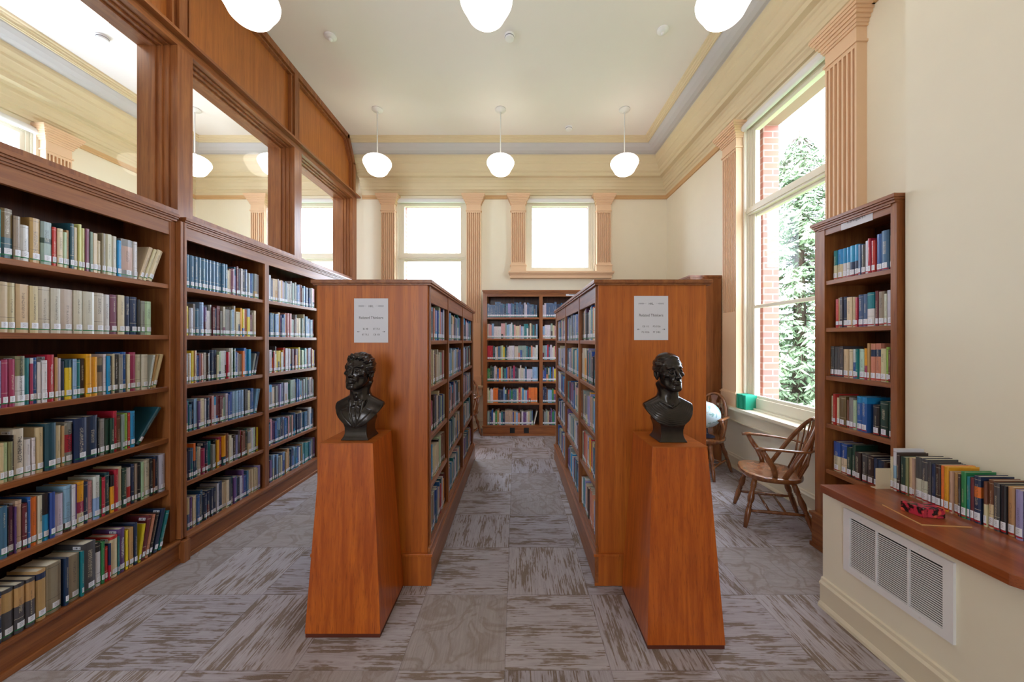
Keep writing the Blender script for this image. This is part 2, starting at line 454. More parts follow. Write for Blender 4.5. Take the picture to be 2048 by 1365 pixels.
MBk = Matrix.Translation((0, YB, 0)); MRt = Matrix.Translation((XR, 0, 0)) @ Matrix.Rotation(-PI/2, 4, 'Z'); MLf = Matrix.Translation((XL, 0, 0)) @ Matrix.Rotation(PI/2, 4, 'Z')
for a in ((-2.37, -2.13), (-.87, -.62)): pilaster(*a, WB, 4.12, MBk, 1.87)
for a in ((-.085, .165), (1.42, 1.668)): pilaster(*a, 2.77, 4.12, MBk, 2.93)
for a in ((-4.66, -4.42), (-3.17, -2.93)): pilaster(*a, WB, 4.12, MBk, 1.87)
for a in ((-4.48, -4.20), (-2.99, -2.715)): pilaster(*a, WB, 4.12, MRt, 1.9)
for a in ((2.66, 2.92), (4.25, 4.50)): pilaster(*a, WB, 4.12, MLf, 1.9)
def sill(u0, u1, z, M4, apron=.1, mat=None):
    mb = MB().box(u0, u1, -.14, .06, z-.03, z).box(u0+.01, u1-.01, -.12, .0, z-.045, z-.03).box(u0+.02, u1-.02, -.1, 0, z-.06, z-.045)
    mb.box(u0+.03, u1-.03, -.085, 0, z-.06-apron, z-.06).box(u0+.03, u1-.03, -.095, 0, z-.075-apron, z-.06-apron)
    mb.v = [tuple(M4 @ Vector(p)) for p in mb.v]; trim(mb, mat or M['trimc'])
sill(-2.42, -.57, .77, MBk); sill(-.13, 1.71, 2.77, MBk, .04, M['pil']); sill(-4.72, -2.9, .77, MBk); sill(-4.5, -2.7, .77, MRt); sill(2.6, 4.6, .77, MLf)
prof_c = [(0, 4.13), (.035, 4.13), (.04, 4.165), (.06, 4.185), (.065, 4.20), (.085, 4.21), (.09, 4.25), (.10, 4.262), (.11, 4.31), (.118, 4.322), (.12, 4.36), (.135, 4.372), (.145, 4.385),
          (.205, 4.395), (.207, 4.45), (.222, 4.46), (.235, 4.475), (.238, 4.50), (.255, 4.525), (.275, 4.56), (.285, 4.57), (.29, 4.60), (.325, 4.64), (.33, 4.67), (.33, 4.70), (0, 4.70)]
prof_rail = [(0, 4.07), (.022, 4.07), (.026, 4.085), (.02, 4.1), (.034, 4.13), (0, 4.13)]
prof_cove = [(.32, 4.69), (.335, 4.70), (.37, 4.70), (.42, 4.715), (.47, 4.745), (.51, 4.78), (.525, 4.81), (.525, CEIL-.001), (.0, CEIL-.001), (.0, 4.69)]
prof_top = [(.52, 4.79), (.535, 4.79), (.54, 4.80), (.552, 4.802), (.556, 4.825), (.57, 4.83), (.574, 4.845), (.592, 4.85), (.597, CEIL-.001), (.52, CEIL-.001)]
def sweep(prof, path, mat):
    """path: list of ((x,y),(dx,dy))"""
    mb = MB(); n = len(prof)
    for (px, py), (dx, dy) in path:
        for d, z in prof: mb.v.append((px+dx*d, py+dy*d, z))
    for i in range(len(path)-1):
        for k in range(n):
            mb.f.append((i*n+k, i*n+(k+1) % n, (i+1)*n+(k+1) % n, (i+1)*n+k))
    mb.f.append(tuple(range(n))); mb.f.append(tuple((len(path)-1)*n+k for k in reversed(range(n))))
    trim(mb, mat)
pA = [((XP, YB), (0, -1)), ((XR, YB), (-1, -1)), ((XR, 2.11), (-1, 0))]
pB = [((XP-.17, YB), (0, -1)), ((XL, YB), (1, -1)), ((XL, YF), (1, 0))]
for p in (pA, pB):
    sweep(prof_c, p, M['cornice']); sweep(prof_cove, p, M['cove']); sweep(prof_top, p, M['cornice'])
# picture rail only between window bays
def railseg(x0, x1, axis='y'):
    mb = MB(); n = len(prof_rail)
    for q in (x0, x1):
        for d, z in prof_rail: mb.v.append((q, YB-d, z) if axis == 'y' else ((XR-d, q, z) if axis == 'x' else (XL+d, q, z)))
    for k in range(n): mb.f.append((k, (k+1) % n, n+(k+1) % n, n+k))
    mb.f += [tuple(range(n)), tuple(n+k for k in reversed(range(n)))]
    trim(mb, M['rail'])
railseg(XP, -2.37); railseg(-.62, -.085); railseg(1.668, XR); railseg(4.48, YB, 'x'); railseg(2.11, 2.715, 'x'); railseg(XL, -4.66); railseg(4.5, YB, 'l'); railseg(YF, 2.66, 'l')
prof_b = [(0, 0), (.032, 0), (.030, .015), (.02, .03), (.018, .032), (.018, .125), (.024, .128), (.024, .138), (.014, .15), (.012, .165), (0, .17)]
def baseb(a, b, d, flip=False, name=None):
    mb = MB(); n = len(prof_b)
    for q in (a, b):
        for o, z in prof_b: mb.v.append((q[0]+d[0]*o, q[1]+d[1]*o, z))
    for k in range(n): mb.f.append((k, (k+1) % n, n+(k+1) % n, n+k))
    mb.f += [tuple(range(n)), tuple(n+k for k in reversed(range(n)))]
    struct(name or 'baseboard_right', mb, M['trimc'])
baseb((XR, 2.70), (XR, 4.50), (-1, 0)); baseb((XP, YB), (-.56, YB), (0, -1), name='baseboard_back'); baseb((XN, YF), (XN, 1.1), (-1, 0), name='baseboard_near')

# ------------------------------------------------------------------ glazed oak partition above the left bookcases
part = tag(empty('wall_partition', (XP, 0, 0)), kind='structure')
mb = MB().box(XP-.165, XP, YF, YB, 0, 2.44)
rel(mb, (XP, 0, 0)).build('lower_wall', M['wall'], part)
XFc = -2.66
PE = 5.93
bays = [(.0, 1.33), (1.47, 2.795), (2.925, 4.27), (4.41, 5.79)]
fm = MB()
xf, xb = XFc, -2.98
def pb(m, x0, x1, y0, y1, z0, z1): m.box(x0-XP, x1-XP, y0, y1, z0, z1)
pb(fm, -2.98, XFc, 0-.14, PE, 2.44, 2.58)                # bottom rail
pb(fm, -2.98, -2.63, -.14, PE, 2.425, 2.45)
edges = [(-.14, 0.0)]+[(bays[i][1], bays[i+1][0]) for i in range(3)]+[(5.79, PE)]
for a, b in edges:
    pb(fm, -2.98, XFc, a, b, 2.44, 3.93)
fm.build('frame', M['oak_z'], part)
rl = MB(); pb(rl, -2.98, XFc, -.14, PE, 3.88, 4.0)
pb(rl, -2.98, -2.60, -.14, PE+.02, 3.935, 3.96)
rl.build('ledge_rail', M['oak_y'], part)
for y0, y1 in bays:
    m = MB()                                          # stepped glazing beads
    for k, (xx, ww) in enumerate(((-2.72, .012), (-2.76, .026), (-2.80, .04))):
        for (a, b, c, d) in ((y0, y0+ww, 2.58, 3.88), (y1-ww, y1, 2.58, 3.88), (y0, y1, 2.58, 2.58+ww), (y0, y1, 3.88-ww, 3.88)):
            pb(m, xx-.04, xx, a, b, c, d)
    m.build('glazing_bead', M['oak_z'], part)
    m = MB(); pb(m, -2.825, -2.82, y0, y1, 2.58, 3.88); m.build('pane', M['pglass'], part)
# upper panels with clipped end
up = MB()
poly = [(-.14, 3.99), (PE, 3.99), (PE, 4.50), (5.71, CEIL-.002), (-.14, CEIL-.002)]
Mp = Matrix(((0, 0, 1, 0), (1, 0, 0, 0), (0, 1, 0, 0), (0, 0, 0, 1)))
up.prism(poly, -2.98-XP, -2.735-XP, Mp)
up.build('upper_panel', M['panel_z'], part)
st = MB()
def strip(m, pts, wdt, x0, x1):      # border strip along polyline in (y,z), inner side offset to the left
    for (a, b) in zip(pts, pts[1:]):
        a = Vector(a); b = Vector(b); t = (b-a).normalized(); nn = Vector((-t.y, t.x))*wdt
        m.prism([tuple(a), tuple(b), tuple(b+nn), tuple(a+nn)], x0-XP, x1-XP, Mp)
edge = [(PE, 3.99), (PE, 4.50), (5.71, CEIL-.003), (-.14, CEIL-.003)]
strip(st, edge, .075, -2.74, -2.675); strip(st, [(PE-.075, 3.99), (PE-.075, 4.48), (5.66, CEIL-.08), (-.14, CEIL-.08)], .018, -2.74, -2.705)
strip(st, [(PE-.1, 3.99), (PE-.1, 4.46), (5.635, CEIL-.105), (-.14, CEIL-.105)], .014, -2.74, -2.69)
for yy in (1.40, 2.86, 4.34):
    pb(st, -2.74, -2.675, yy-.035, yy+.035, 3.99, CEIL-.04)
    for s_ in (-1, 1):
        pb(st, -2.74, -2.705, yy+s_*.047-.012, yy+s_*.047+.012, 3.99, CEIL-.08)
        pb(st, -2.74, -2.69, yy+s_*.072-.007, yy+s_*.072+.007, 3.99, CEIL-.1)
st.build('panel_moulding', M['oak_z'], part)

# ------------------------------------------------------------------ pendant lamps and ceiling devices
prof_g = [(.055, 0), (.10, -.008), (.135, -.02), (.165, -.04), (.188, -.068), (.197, -.095), (.193, -.12), (.178, -.15), (.160, -.18), (.146, -.207), (.135, -.228), (.112, -.25), (.075, -.268), (.035, -.278), (0.0, -.280)]
def pendant(x, y, label, zb=3.92):
    e = tag(empty('pendant_lamp', (x, y, CEIL)), label, 'lamp', 'schoolhouse pendant lamps')
    return e
P0 = None
def mk_pendant(x, y, label):
    global P0
    if P0 is None:
        e = empty('pendant_lamp', (x, y, CEIL)); P0 = e
        MB().lathe([(.0, 0), (.075, 0), (.078, -.012), (.062, -.028), (.03, -.034), (.02, -.045), (0, -.045)], seg=28).build('canopy', M['stem'], e, smooth=True, auto=True)
        MB().tube([(0, 0, -.04), (0, 0, -.66)], .0085, 12).build('stem', M['stem'], e, smooth=True, auto=True)
        MB().lathe([(.0, -.63), (.022, -.63), (.03, -.645), (.05, -.655), (.062, -.665), (.066, -.685), (.06, -.69), (0, -.69)], seg=28).build('fitter', M['stem'], e, smooth=True, auto=True)
        MB().lathe([(r, z-.67) for r, z in prof_g], seg=40).build('globe', M['opal'], e, smooth=True)
    else:
        e = P0.copy(); COL.objects.link(e); e.location = (x, y, CEIL)
        for c in P0.children:
            q = c.copy(); COL.objects.link(q); q.parent = e
    tag(e, label, 'lamp', 'schoolhouse pendant lamps'); return e
LX = [-1.985, -.222, 1.553]
mk_pendant(LX[0], 5.09, 'white glass pendant lamp nearest the panelled wooden partition, far row')
mk_pendant(LX[1], 5.09, 'white glass pendant lamp hanging in the middle of the far row')
mk_pendant(LX[2], 5.09, 'white glass pendant lamp of the far row nearest the tall right window')
mk_pendant(LX[0], 2.65, 'large near white pendant globe beside the upper wooden panels')
mk_pendant(LX[1], 2.65, 'near white pendant globe at the top centre of the photo')
mk_pendant(LX[2], 2.65, 'near white pendant globe beside the ceiling moulding at upper right')
mk_pendant(-3.32, 2.65, 'big bright lamp globe seen through the nearest partition pane')
mk_pendant(-3.47, 5.09, 'right one of two small lamp globes seen through the middle partition pane')
mk_pendant(-4.60, 5.09, 'left lamp globe half hidden by wooden mullion, seen through middle partition pane')
for x in LX:  # unseen lamps, added to fill the room with light
    for y, nm in ((.21, 'first'),):
        mk_pendant(x, y, 'unseen white pendant lamp added for fill light, %s row behind the viewer, %s' % (nm, {LX[0]: 'left', LX[1]: 'middle', LX[2]: 'right'}[x]))
def sensor(x, y, label, kind):
    e = tag(empty({'eye': 'motion_sensor', 'smoke': 'smoke_detector'}[kind], (x, y, CEIL)), label, 'ceiling sensor' if kind == 'eye' else 'smoke detector')
    if kind == 'eye':
        MB().lathe([(0, 0), (.062, 0), (.062, -.01), (.045, -.028), (.03, -.035), (0, -.035)], seg=28).build('housing', M['white'], e, smooth=True, auto=True)
        MB().lathe([(.022, -.034), (.02, -.045), (.012, -.053), (0, -.056)], seg=20).build('lens', M['shade'], e, smooth=True, auto=True)
    else:
        MB().lathe([(0, 0), (.055, 0), (.055, -.012), (.048, -.018), (.05, -.03), (.046, -.042), (.02, -.048), (0, -.048)], seg=28).build('housing', M['white'], e, smooth=True, auto=True)
        MB().lathe([(.045, -.019), (.051, -.021), (.051, -.026), (.045, -.028)], seg=28).build('vent_ring', M['greyink'], e, smooth=True, auto=True)
sensor(-2.02, 3.87, 'round white ceiling sensor left of the near middle lamp', 'eye')
sensor(-.07, 3.86, 'white smoke detector on ceiling behind the near middle lamp', 'smoke')
sensor(1.565, 3.79, 'round white ceiling sensor behind the near right lamp', 'eye')
sensor(.82, 5.52, 'small round white ceiling detector near the back moulding', 'smoke')
sensor(-4.50, 3.87, 'white smoke detector seen through the nearest partition pane', 'smoke')
sensor(-4.17, 3.88, 'round white sensor seen through nearest partition pane beside a smoke detector', 'eye')

# ------------------------------------------------------------------ bookcases
LEV6 = [.166, .53, .885, 1.237, 1.59, 1.938]
LEV5 = [.245, .605, .925, 1.243, 1.555]
LEVR = [.262, .612, .945, 1.294, 1.645, 1.99]
def case(name, label, org, ang, divs, depth, levels, zrail, ztop, stile=.04, back=True, panels=True, group=None, oh=.012, cat='bookcase'):
    """local frame: y = 0 front face plane, +y towards the back, x along. divs = stile intervals [(x0,x1)...]"""
    e = tag(empty(name, org, ang), label, cat, group)
    L, Rr = divs[0][0], divs[-1][1]
    for i, (a, b) in enumerate(divs):
        m = MB()
        if i in (0, len(divs)-1):
            m.box(a, b, 0, depth, 0.001, ztop-.05).build('side_panel', M['oak_z'], e, bevel=.002)
        else:
            c = (a+b)/2
            m.box(a, b, 0, .02, levels[0]-.02, zrail).box(c-.012, c+.012, .02, depth-.02, levels[0]-.02, zrail+.03).build('divider', M['oak_z'], e, bevel=.0015)
    for (a0, a), (b, b0) in zip(divs, divs[1:]):
        for z in levels[1:]:
            MB().box(a+.001, b-.001, .008, depth-.02, z-.03, z).build('shelf', M['oak_x'], e, bevel=.002)
        # pin holes
    MB().box(L+.03, Rr-.03, .004, depth-.02, levels[0]-.03, levels[0]).build('bottom_deck', M['oak_x'], e)
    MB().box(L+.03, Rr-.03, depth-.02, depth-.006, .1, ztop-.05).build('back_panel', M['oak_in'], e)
    m = MB()
    m.box(L+.03, Rr-.03, .004, .028, zrail, ztop-.05).build('top_rail', M['oak_x'], e, bevel=.0015)
    m = MB().box(L-oh, Rr+oh, -.03, depth, ztop-.022, ztop).box(L-oh/2, Rr+oh/2, -.022, depth, ztop-.034, ztop-.022).box(L, Rr, -.012, depth, ztop-.05, ztop-.034)
    m.box(L+.03, Rr-.03, -.006, .004, ztop-.062, ztop-.05)
    m.build('crown', M['oak_x'], e, bevel=.0015)
    zp = levels[0]
    m = MB().box(L-oh*.3, Rr+oh*.3, -.022, .01, .03, zp-.03).box(L-oh*.8, Rr+oh*.8, -.034, .01, 0.001, .03).box(L-oh, Rr+oh, -.036, .01, zp-.022, zp-.002)
    m.box(L-oh*.8, Rr+oh*.8, -.028, .01, zp-.034, zp-.022)
    m.build('plinth', M['oak_x'], e, bevel=.0015)
    return e
# local x axis of a case facing +X world: ang = +90deg => local x -> +Y, local y -> -X
A = case('bookcase', 'near tall wooden bookcase at the left edge, under the first pane', (-2.37, 0, 0), PI/2,
     [(1.40, 1.44), (2.435, 2.475)], .34, LEV6, 2.279, 2.43, oh=0)
# grooved post between near case and the long case
pst = tag(empty('bookcase_post', (-2.37, 2.5, 0)), 'grooved upright oak post between the two left bookcases', 'post')
MB().box(-.3, .035, -.024, -.004, .166, 2.385).box(-.3, .02, -.004, .004, 0, 2.385).build('stile', M['oak_z'], pst, bevel=.002)
MB().box(-.3, .035, .004, .022, .166, 2.385).build('stile', M['oak_z'], pst, bevel=.002)
MB().box(-.3, .06, -.024, .022, 0.001, .15).build('plinth_block', M['oak_z'], pst, bevel=.002)
B = case('bookcase', 'long tall wooden bookcase under the middle and far panes', (-2.37, 0, 0), PI/2,
     [(2.523, 2.553), (3.355, 3.41), (4.25, 4.31), (5.12, 5.18), (5.88, 5.92)], .34, LEV6, 2.279, 2.43, oh=0)
K = case('bookcase', 'tall wooden bookcase against the back wall beneath the small window', (0, 5.83, 0), 0,
     [(-.54, -.475), (.382, .437), (1.30, 1.36)], .36, LEV6, 2.279, 2.385)
Rc = case('bookcase', 'narrow tall wooden bookcase at right between fluted pilaster and bare wall', (2.27, 0, 0), -PI/2,
     [(-2.70, -2.615), (-2.155, -2.118)], .39, LEVR, 2.325, 2.43)
Wc = case('bookcase', 'tall wooden bookcase in the back right corner, its plain end showing', (2.27, 0, 0), -PI/2,
     [(-6.1, -6.06), (-5.34, -5.30), (-4.64, -4.60)], .39, LEV6, 2.279, 2.40)
# floor outlets in the back case plinth
for ox in (-.06, .17):
    m = MB().box(ox-.04, ox+.04, -.026, -.02, .045, .135)
    o = m.build('outlet_cover', M['black'], K)

def stack(name, label, x0, x1, y0, y1, xdir):
    """free-standing double sided range; visible bookcase fronts on both long sides"""
    e = tag(empty(name, (0, 0, 0)), label, 'bookcase', 'free-standing double bookcases')
    zt = 1.938
    mid = (x0+x1)/2
    MB().box(x0+.012, x1-.012, y0, y0+.03, .03, zt-.022).build('end_panel', M['end_z'], e, bevel=.002)
    MB().box(x0+.012, x1-.012, y1-.03, y1, .03, zt-.022).build('end_panel', M['end_z'], e, bevel=.002)
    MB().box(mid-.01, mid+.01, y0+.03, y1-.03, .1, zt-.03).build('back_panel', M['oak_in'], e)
    divy = [y0, 2.905, 3.70, y1]
    for sx, xe in ((-1, x0), (1, x1)):
        f = lambda a: xe-sx*a         # a = depth inward
        for i, yy in enumerate(divy):
            if i == 0: a, b = y0+.03, y0+.045
            elif i == 3: a, b = y1-.12, y1-.03
            else: a, b = yy-.02, yy+.02
            MB().box(f(0), f(.02), a, b, .2, zt-.022).box(f(.02), mid, (a+b)/2-.009, (a+b)/2+.009, .2, zt-.03).build('divider', M['oak_z'], e, bevel=.0015)
        ys = [(y0+.045, 2.885), (2.925, 3.68), (3.72, y1-.12)]
        for a, b in ys:
            for z in LEV5[1:]:
                MB().box(f(.006), mid+sx*.011, a+.001, b-.001, z-.028, z).build('shelf', M['oak_y'], e, bevel=.002)
        MB().box(f(.004), mid+sx*.011, y0+.03, y1-.03, LEV5[0]-.03, LEV5[0]).build('bottom_deck', M['oak_y'], e)
        MB().box(f(.004), f(.024), y0+.03, y1-.03, 1.80, zt-.03).build('top_rail', M['oak_y'], e, bevel=.0015)
        MB().box(f(-.014), f(.01), y0-.014, y1+.014, .02, .188).box(f(-.022), f(.01), y0-.02, y1+.02, .188, .205).box(f(-.006), f(.01), y0, y1, .205, LEV5[0]-.01).build('plinth', M['oak_y'], e, bevel=.0015)
    MB().box(x0-.014, x1+.014, y0-.014, y0, .001, .188).box(x0-.022, x1+.022, y0-.022, y0, .188, .205).build('end_plinth', M['end_z'], e, bevel=.0015)
    MB().box(x0-.014, x1+.014, y1, y1+.014, .001, .188).build('end_plinth', M['end_z'], e, bevel=.0015)
    MB().box(x0-.02, x1+.02, y0-.02, y1+.02, zt-.022, zt).box(x0-.012, x1+.012, y0-.01, y1+.01, zt-.034, zt-.022).build('top', M['oak_y'], e, bevel=.002)
    return e
SL = stack('free_standing_bookcase', 'free-standing wooden bookcase left of the aisle, behind the man\'s bust', -1.275, -.550, 2.26, 4.62, 1)
SR = stack('free_standing_bookcase', 'free-standing wooden bookcase right of the aisle, behind the woman\'s bust', .512, 1.222, 2.26, 4.62, -1)

# ------------------------------------------------------------------ text
def text_mesh(txt, size, mat, name='lettering', parent=None, loc=(0, 0, 0), rot=(0, 0, 0), align='CENTER', ext=.0002, xs=1.0):
    c = bpy.data.curves.new('t', 'FONT'); c.body = txt; c.size = size; c.align_x = align; c.align_y = 'CENTER'; c.extrude = ext; c.resolution_u = 3
    t = bpy.data.objects.new('t', c); COL.objects.link(t)
    bpy.context.view_layer.update()
    dg = bpy.context.evaluated_depsgraph_get()
    me = bpy.data.meshes.new_from_object(t.evaluated_get(dg)); bpy.data.objects.remove(t)
    me.materials.clear(); me.materials.append(mat)
    if xs != 1:
        for v in me.vertices: v.co.x *= xs
    o = bpy.data.objects.new(name, me); COL.objects.link(o); o.location = loc; o.rotation_euler = rot
    if parent: o.parent = parent
    return o
def sign(label, x, z, rows):
    W, H = .216, .28
    e = tag(empty('sign', (x, 2.2585, z)), label, 'sign')
    MB().box(-W/2, W/2, -.0012, 0, -H/2, H/2).build('paper', M['paper'], e)
    rt = (PI/2, 0, 0)
    for t, tx, tz, sz in rows: text_mesh(t, sz, M['ink'], 'lettering', e, (tx, -.0015, tz), rt, xs=.92)
    for s_ in (-1, 1):
        m = MB()
        m.box(s_*.03, s_*.078, -.0018, -.0013, .0915, .0921)
        for k in range(5):
            cx = s_*(.046+k*.007)
            for q in (-1, 1):
                m.prism([(cx, .0918), (cx+s_*.005, .0918+q*.0058), (cx+s_*.0062, .0918+q*.0048), (cx+s_*.002, .0914)], 0.0013, 0.0018, Matrix(((1, 0, 0, 0), (0, 0, -1, 0), (0, 1, 0, 0), (0, 0, 0, 1))))
        m.build('flourish', M['greyink'], e)
    for s_ in (-1, 1):
        m = MB()
        m.box(s_*.07, s_*.082, -.0018, -.0013, -.0722, -.0708)
        m.prism([(s_*.09, -.0715), (s_*.081, -.0715+.004), (s_*.081, -.0715-.004)], .0013, .0018, Matrix(((1, 0, 0, 0), (0, 0, -1, 0), (0, 1, 0, 0), (0, 0, 0, 1))))
        m.build('arrow', M['ink'], e)
    return e
sign('white paper sign above the man\'s bust, reading Related Thinkers with call numbers', -.920, 1.680,
     [('HKL', 0, .0905, .0185), ('Related Thinkers', 0, .017, .0245), ('BL 48', -.036, -.0535, .015), ('BT 75.2', .035, -.0535, .015), ('-', -.036, -.0715, .012), ('-', .035, -.0715, .012), ('BT 75.2', -.036, -.090, .015), ('CB 103', .035, -.090, .015)])
sign('white paper sign above the woman\'s bust, reading Related Thinkers with call numbers', .858, 1.696,
     [('HKL', 0, .0905, .0185), ('Related Thinkers', 0, .017, .0245), ('CB 113', -.036, -.0535, .015), ('PG 3326', .035, -.0535, .015), ('-', -.036, -.0715, .012), ('-', .035, -.0715, .012), ('PG 3326', -.036, -.090, .015), ('PT 2482', .035, -.090, .015)])
e = tag(empty('shelf_sign', (2.274, 2.375, 2.362), -PI/2), 'small white name card on the top rail of the narrow right bookcase', 'sign')
MB().box(-.11, .11, -.0015, 0, -.04, .04).build('card', M['paper'], e)
text_mesh("Kierkegaard's", .026, M['ink'], 'lettering', e, (0, -.002, .002), (PI/2, 0, 0), xs=.9)
e = tag(empty('shelf_sign', (.93, 5.833, 2.325)), 'small white card on the top rail of the back wall bookcase', 'sign')
MB().box(-.11, .11, -.0015, 0, -.036, .036).build('card', M['paper'], e)
MB().box(-.08, .08, -.002, -.0015, .004, .012).box(-.06, .06, -.002, -.0015, -.014, -.006).build('lettering', M['greyink'], e)

# ------------------------------------------------------------------ pedestals
def pedestal(label, bx0, bx1, by0, by1, tx0, tx1, ty0, ty1, h):
    cx, cy = (bx0+bx1)/2, (by0+by1)/2
    e = tag(empty('pedestal', (cx, cy, 0)), label, 'pedestal', 'tapered wooden pedestals')
    z0, z1 = .022, h-.004
    B4 = [(bx0, by0), (bx1, by0), (bx1, by1), (bx0, by1)]; T4 = [(tx0, ty0), (tx1, ty0), (tx1, ty1), (tx0, ty1)]
    m = MB(); m.v = [(x-cx, y-cy, z0) for x, y in B4]+[(x-cx, y-cy, z1) for x, y in T4]
    m.f = [(3, 2, 1, 0), (4, 5, 6, 7), (0, 1, 5, 4), (1, 2, 6, 5), (2, 3, 7, 6), (3, 0, 4, 7)]
    m.build('body', M['teak'], e, bevel=.0015)
    m = MB().box(tx0-cx-.001, tx1-cx+.001, ty0-cy-.001, ty1-cy+.001, z1, h); m.build('top', M['tan_edge2'], e)
    m = MB().box(bx0-cx+.003, bx1-cx-.003, by0-cy+.003, by1-cy-.003, 0.001, z0); m.build('base_strip', M['basestrip'], e)
    return e
M['tan_edge2'] = wood('orange_teak_top', 'c67630', 'a4551e', 'x', rough=.28, coat=.3)
M['basestrip'] = plain('dark_base_strip', '5a2412', .5)
pedestal('tapered orange wood pedestal under the man\'s bust', -1.102, -.707, 1.853, 2.235, -1.051, -.769, 1.91, 2.19, 1.002)
pedestal('tapered orange wood pedestal under the woman\'s bust', .659, 1.051, 1.783, 2.215, .708, .993, 1.843, 2.15, 1.002)

# ------------------------------------------------------------------ busts, sculpted as distance fields and skinned
def surface_nets(F, org, h):
    nx, ny, nz = F.shape; S_ = F < 0
    cnt = np.zeros((nx-1, ny-1, nz-1), np.float32); acc = np.zeros((3, nx-1, ny-1, nz-1), np.float32)
    sl = lambda a, n: slice(a, n-1+a)
    for ax in range(3):
        for o1 in (0, 1):
            for o2 in (0, 1):
                c0 = [0, 0, 0]; oth = [q for q in range(3) if q != ax]; c0[oth[0]] = o1; c0[oth[1]] = o2; c1 = list(c0); c1[ax] = 1
                a = F[sl(c0[0], nx), sl(c0[1], ny), sl(c0[2], nz)]; b = F[sl(c1[0], nx), sl(c1[1], ny), sl(c1[2], nz)]
                cr = (a < 0) != (b < 0); t = np.where(cr, a/(a-b+1e-12), 0)
                cnt += cr
                for q in range(3): acc[q] += np.where(cr, (t if q == ax else c0[q]), 0)
    act = cnt > 0; idx = -np.ones(act.shape, np.int64); idx[act] = np.arange(act.sum())
    I = np.argwhere(act); V = np.stack([(acc[q][act]/cnt[act]+I[:, q])*h+org[q] for q in range(3)], 1)
    Q = []
    for ax in range(3):
        u, v = [(1, 2), (2, 0), (0, 1)][ax]
        n = [nx, ny, nz]; s0 = [slice(1, n[q]-1) for q in range(3)]; s1 = list(s0); s0[ax] = slice(0, n[ax]-1); s1[ax] = slice(1, n[ax])
        a = S_[tuple(s0)]; b = S_[tuple(s1)]
        for flip, msk in ((False, a & ~b), (True, ~a & b)):
            J = np.argwhere(msk); 
            for q in range(3):
                if q != ax: J[:, q] += 1
            def cell(du, dv):
                K = J.copy(); K[:, u] += du; K[:, v] += dv; return idx[K[:, 0], K[:, 1], K[:, 2]]
            q4 = [cell(-1, -1), cell(0, -1), cell(0, 0), cell(-1, 0)]
            if flip: q4 = q4[::-1]
            Q.append(np.stack(q4, 1))
    return V, np.concatenate(Q)
def smin(a, b, k):
    h = np.clip(.5+.5*(b-a)/k, 0, 1); return b+(a-b)*h-k*h*(1-h)
def smax(a, b, k): return -smin(-a, -b, k)
def ell(p, c, r):
    q = [(p[i]-c[i]) for i in range(3)]
    k0 = np.sqrt(sum((q[i]/r[i])**2 for i in range(3))); k1 = np.sqrt(sum((q[i]/r[i]**2)**2 for i in range(3)))+1e-9
    return k0*(k0-1)/k1
def cap(p, a, b, r0, r1=None):
    if r1 is None: r1 = r0
    ba = [b[i]-a[i] for i in range(3)]; L = sum(q*q for q in ba)+1e-12
    t = np.clip(sum((p[i]-a[i])*ba[i] for i in range(3))/L, 0, 1)
    return np.sqrt(sum((p[i]-a[i]-ba[i]*t)**2 for i in range(3)))-(r0+(r1-r0)*t)
def chain(p, pts, r):
    d = None
    rs = r if hasattr(r, '__len__') else [r]*len(pts)
    for i in range(len(pts)-1):
        q = cap(p, pts[i], pts[i+1], rs[i], rs[i+1]); d = q if d is None else np.minimum(d, q)
    return d
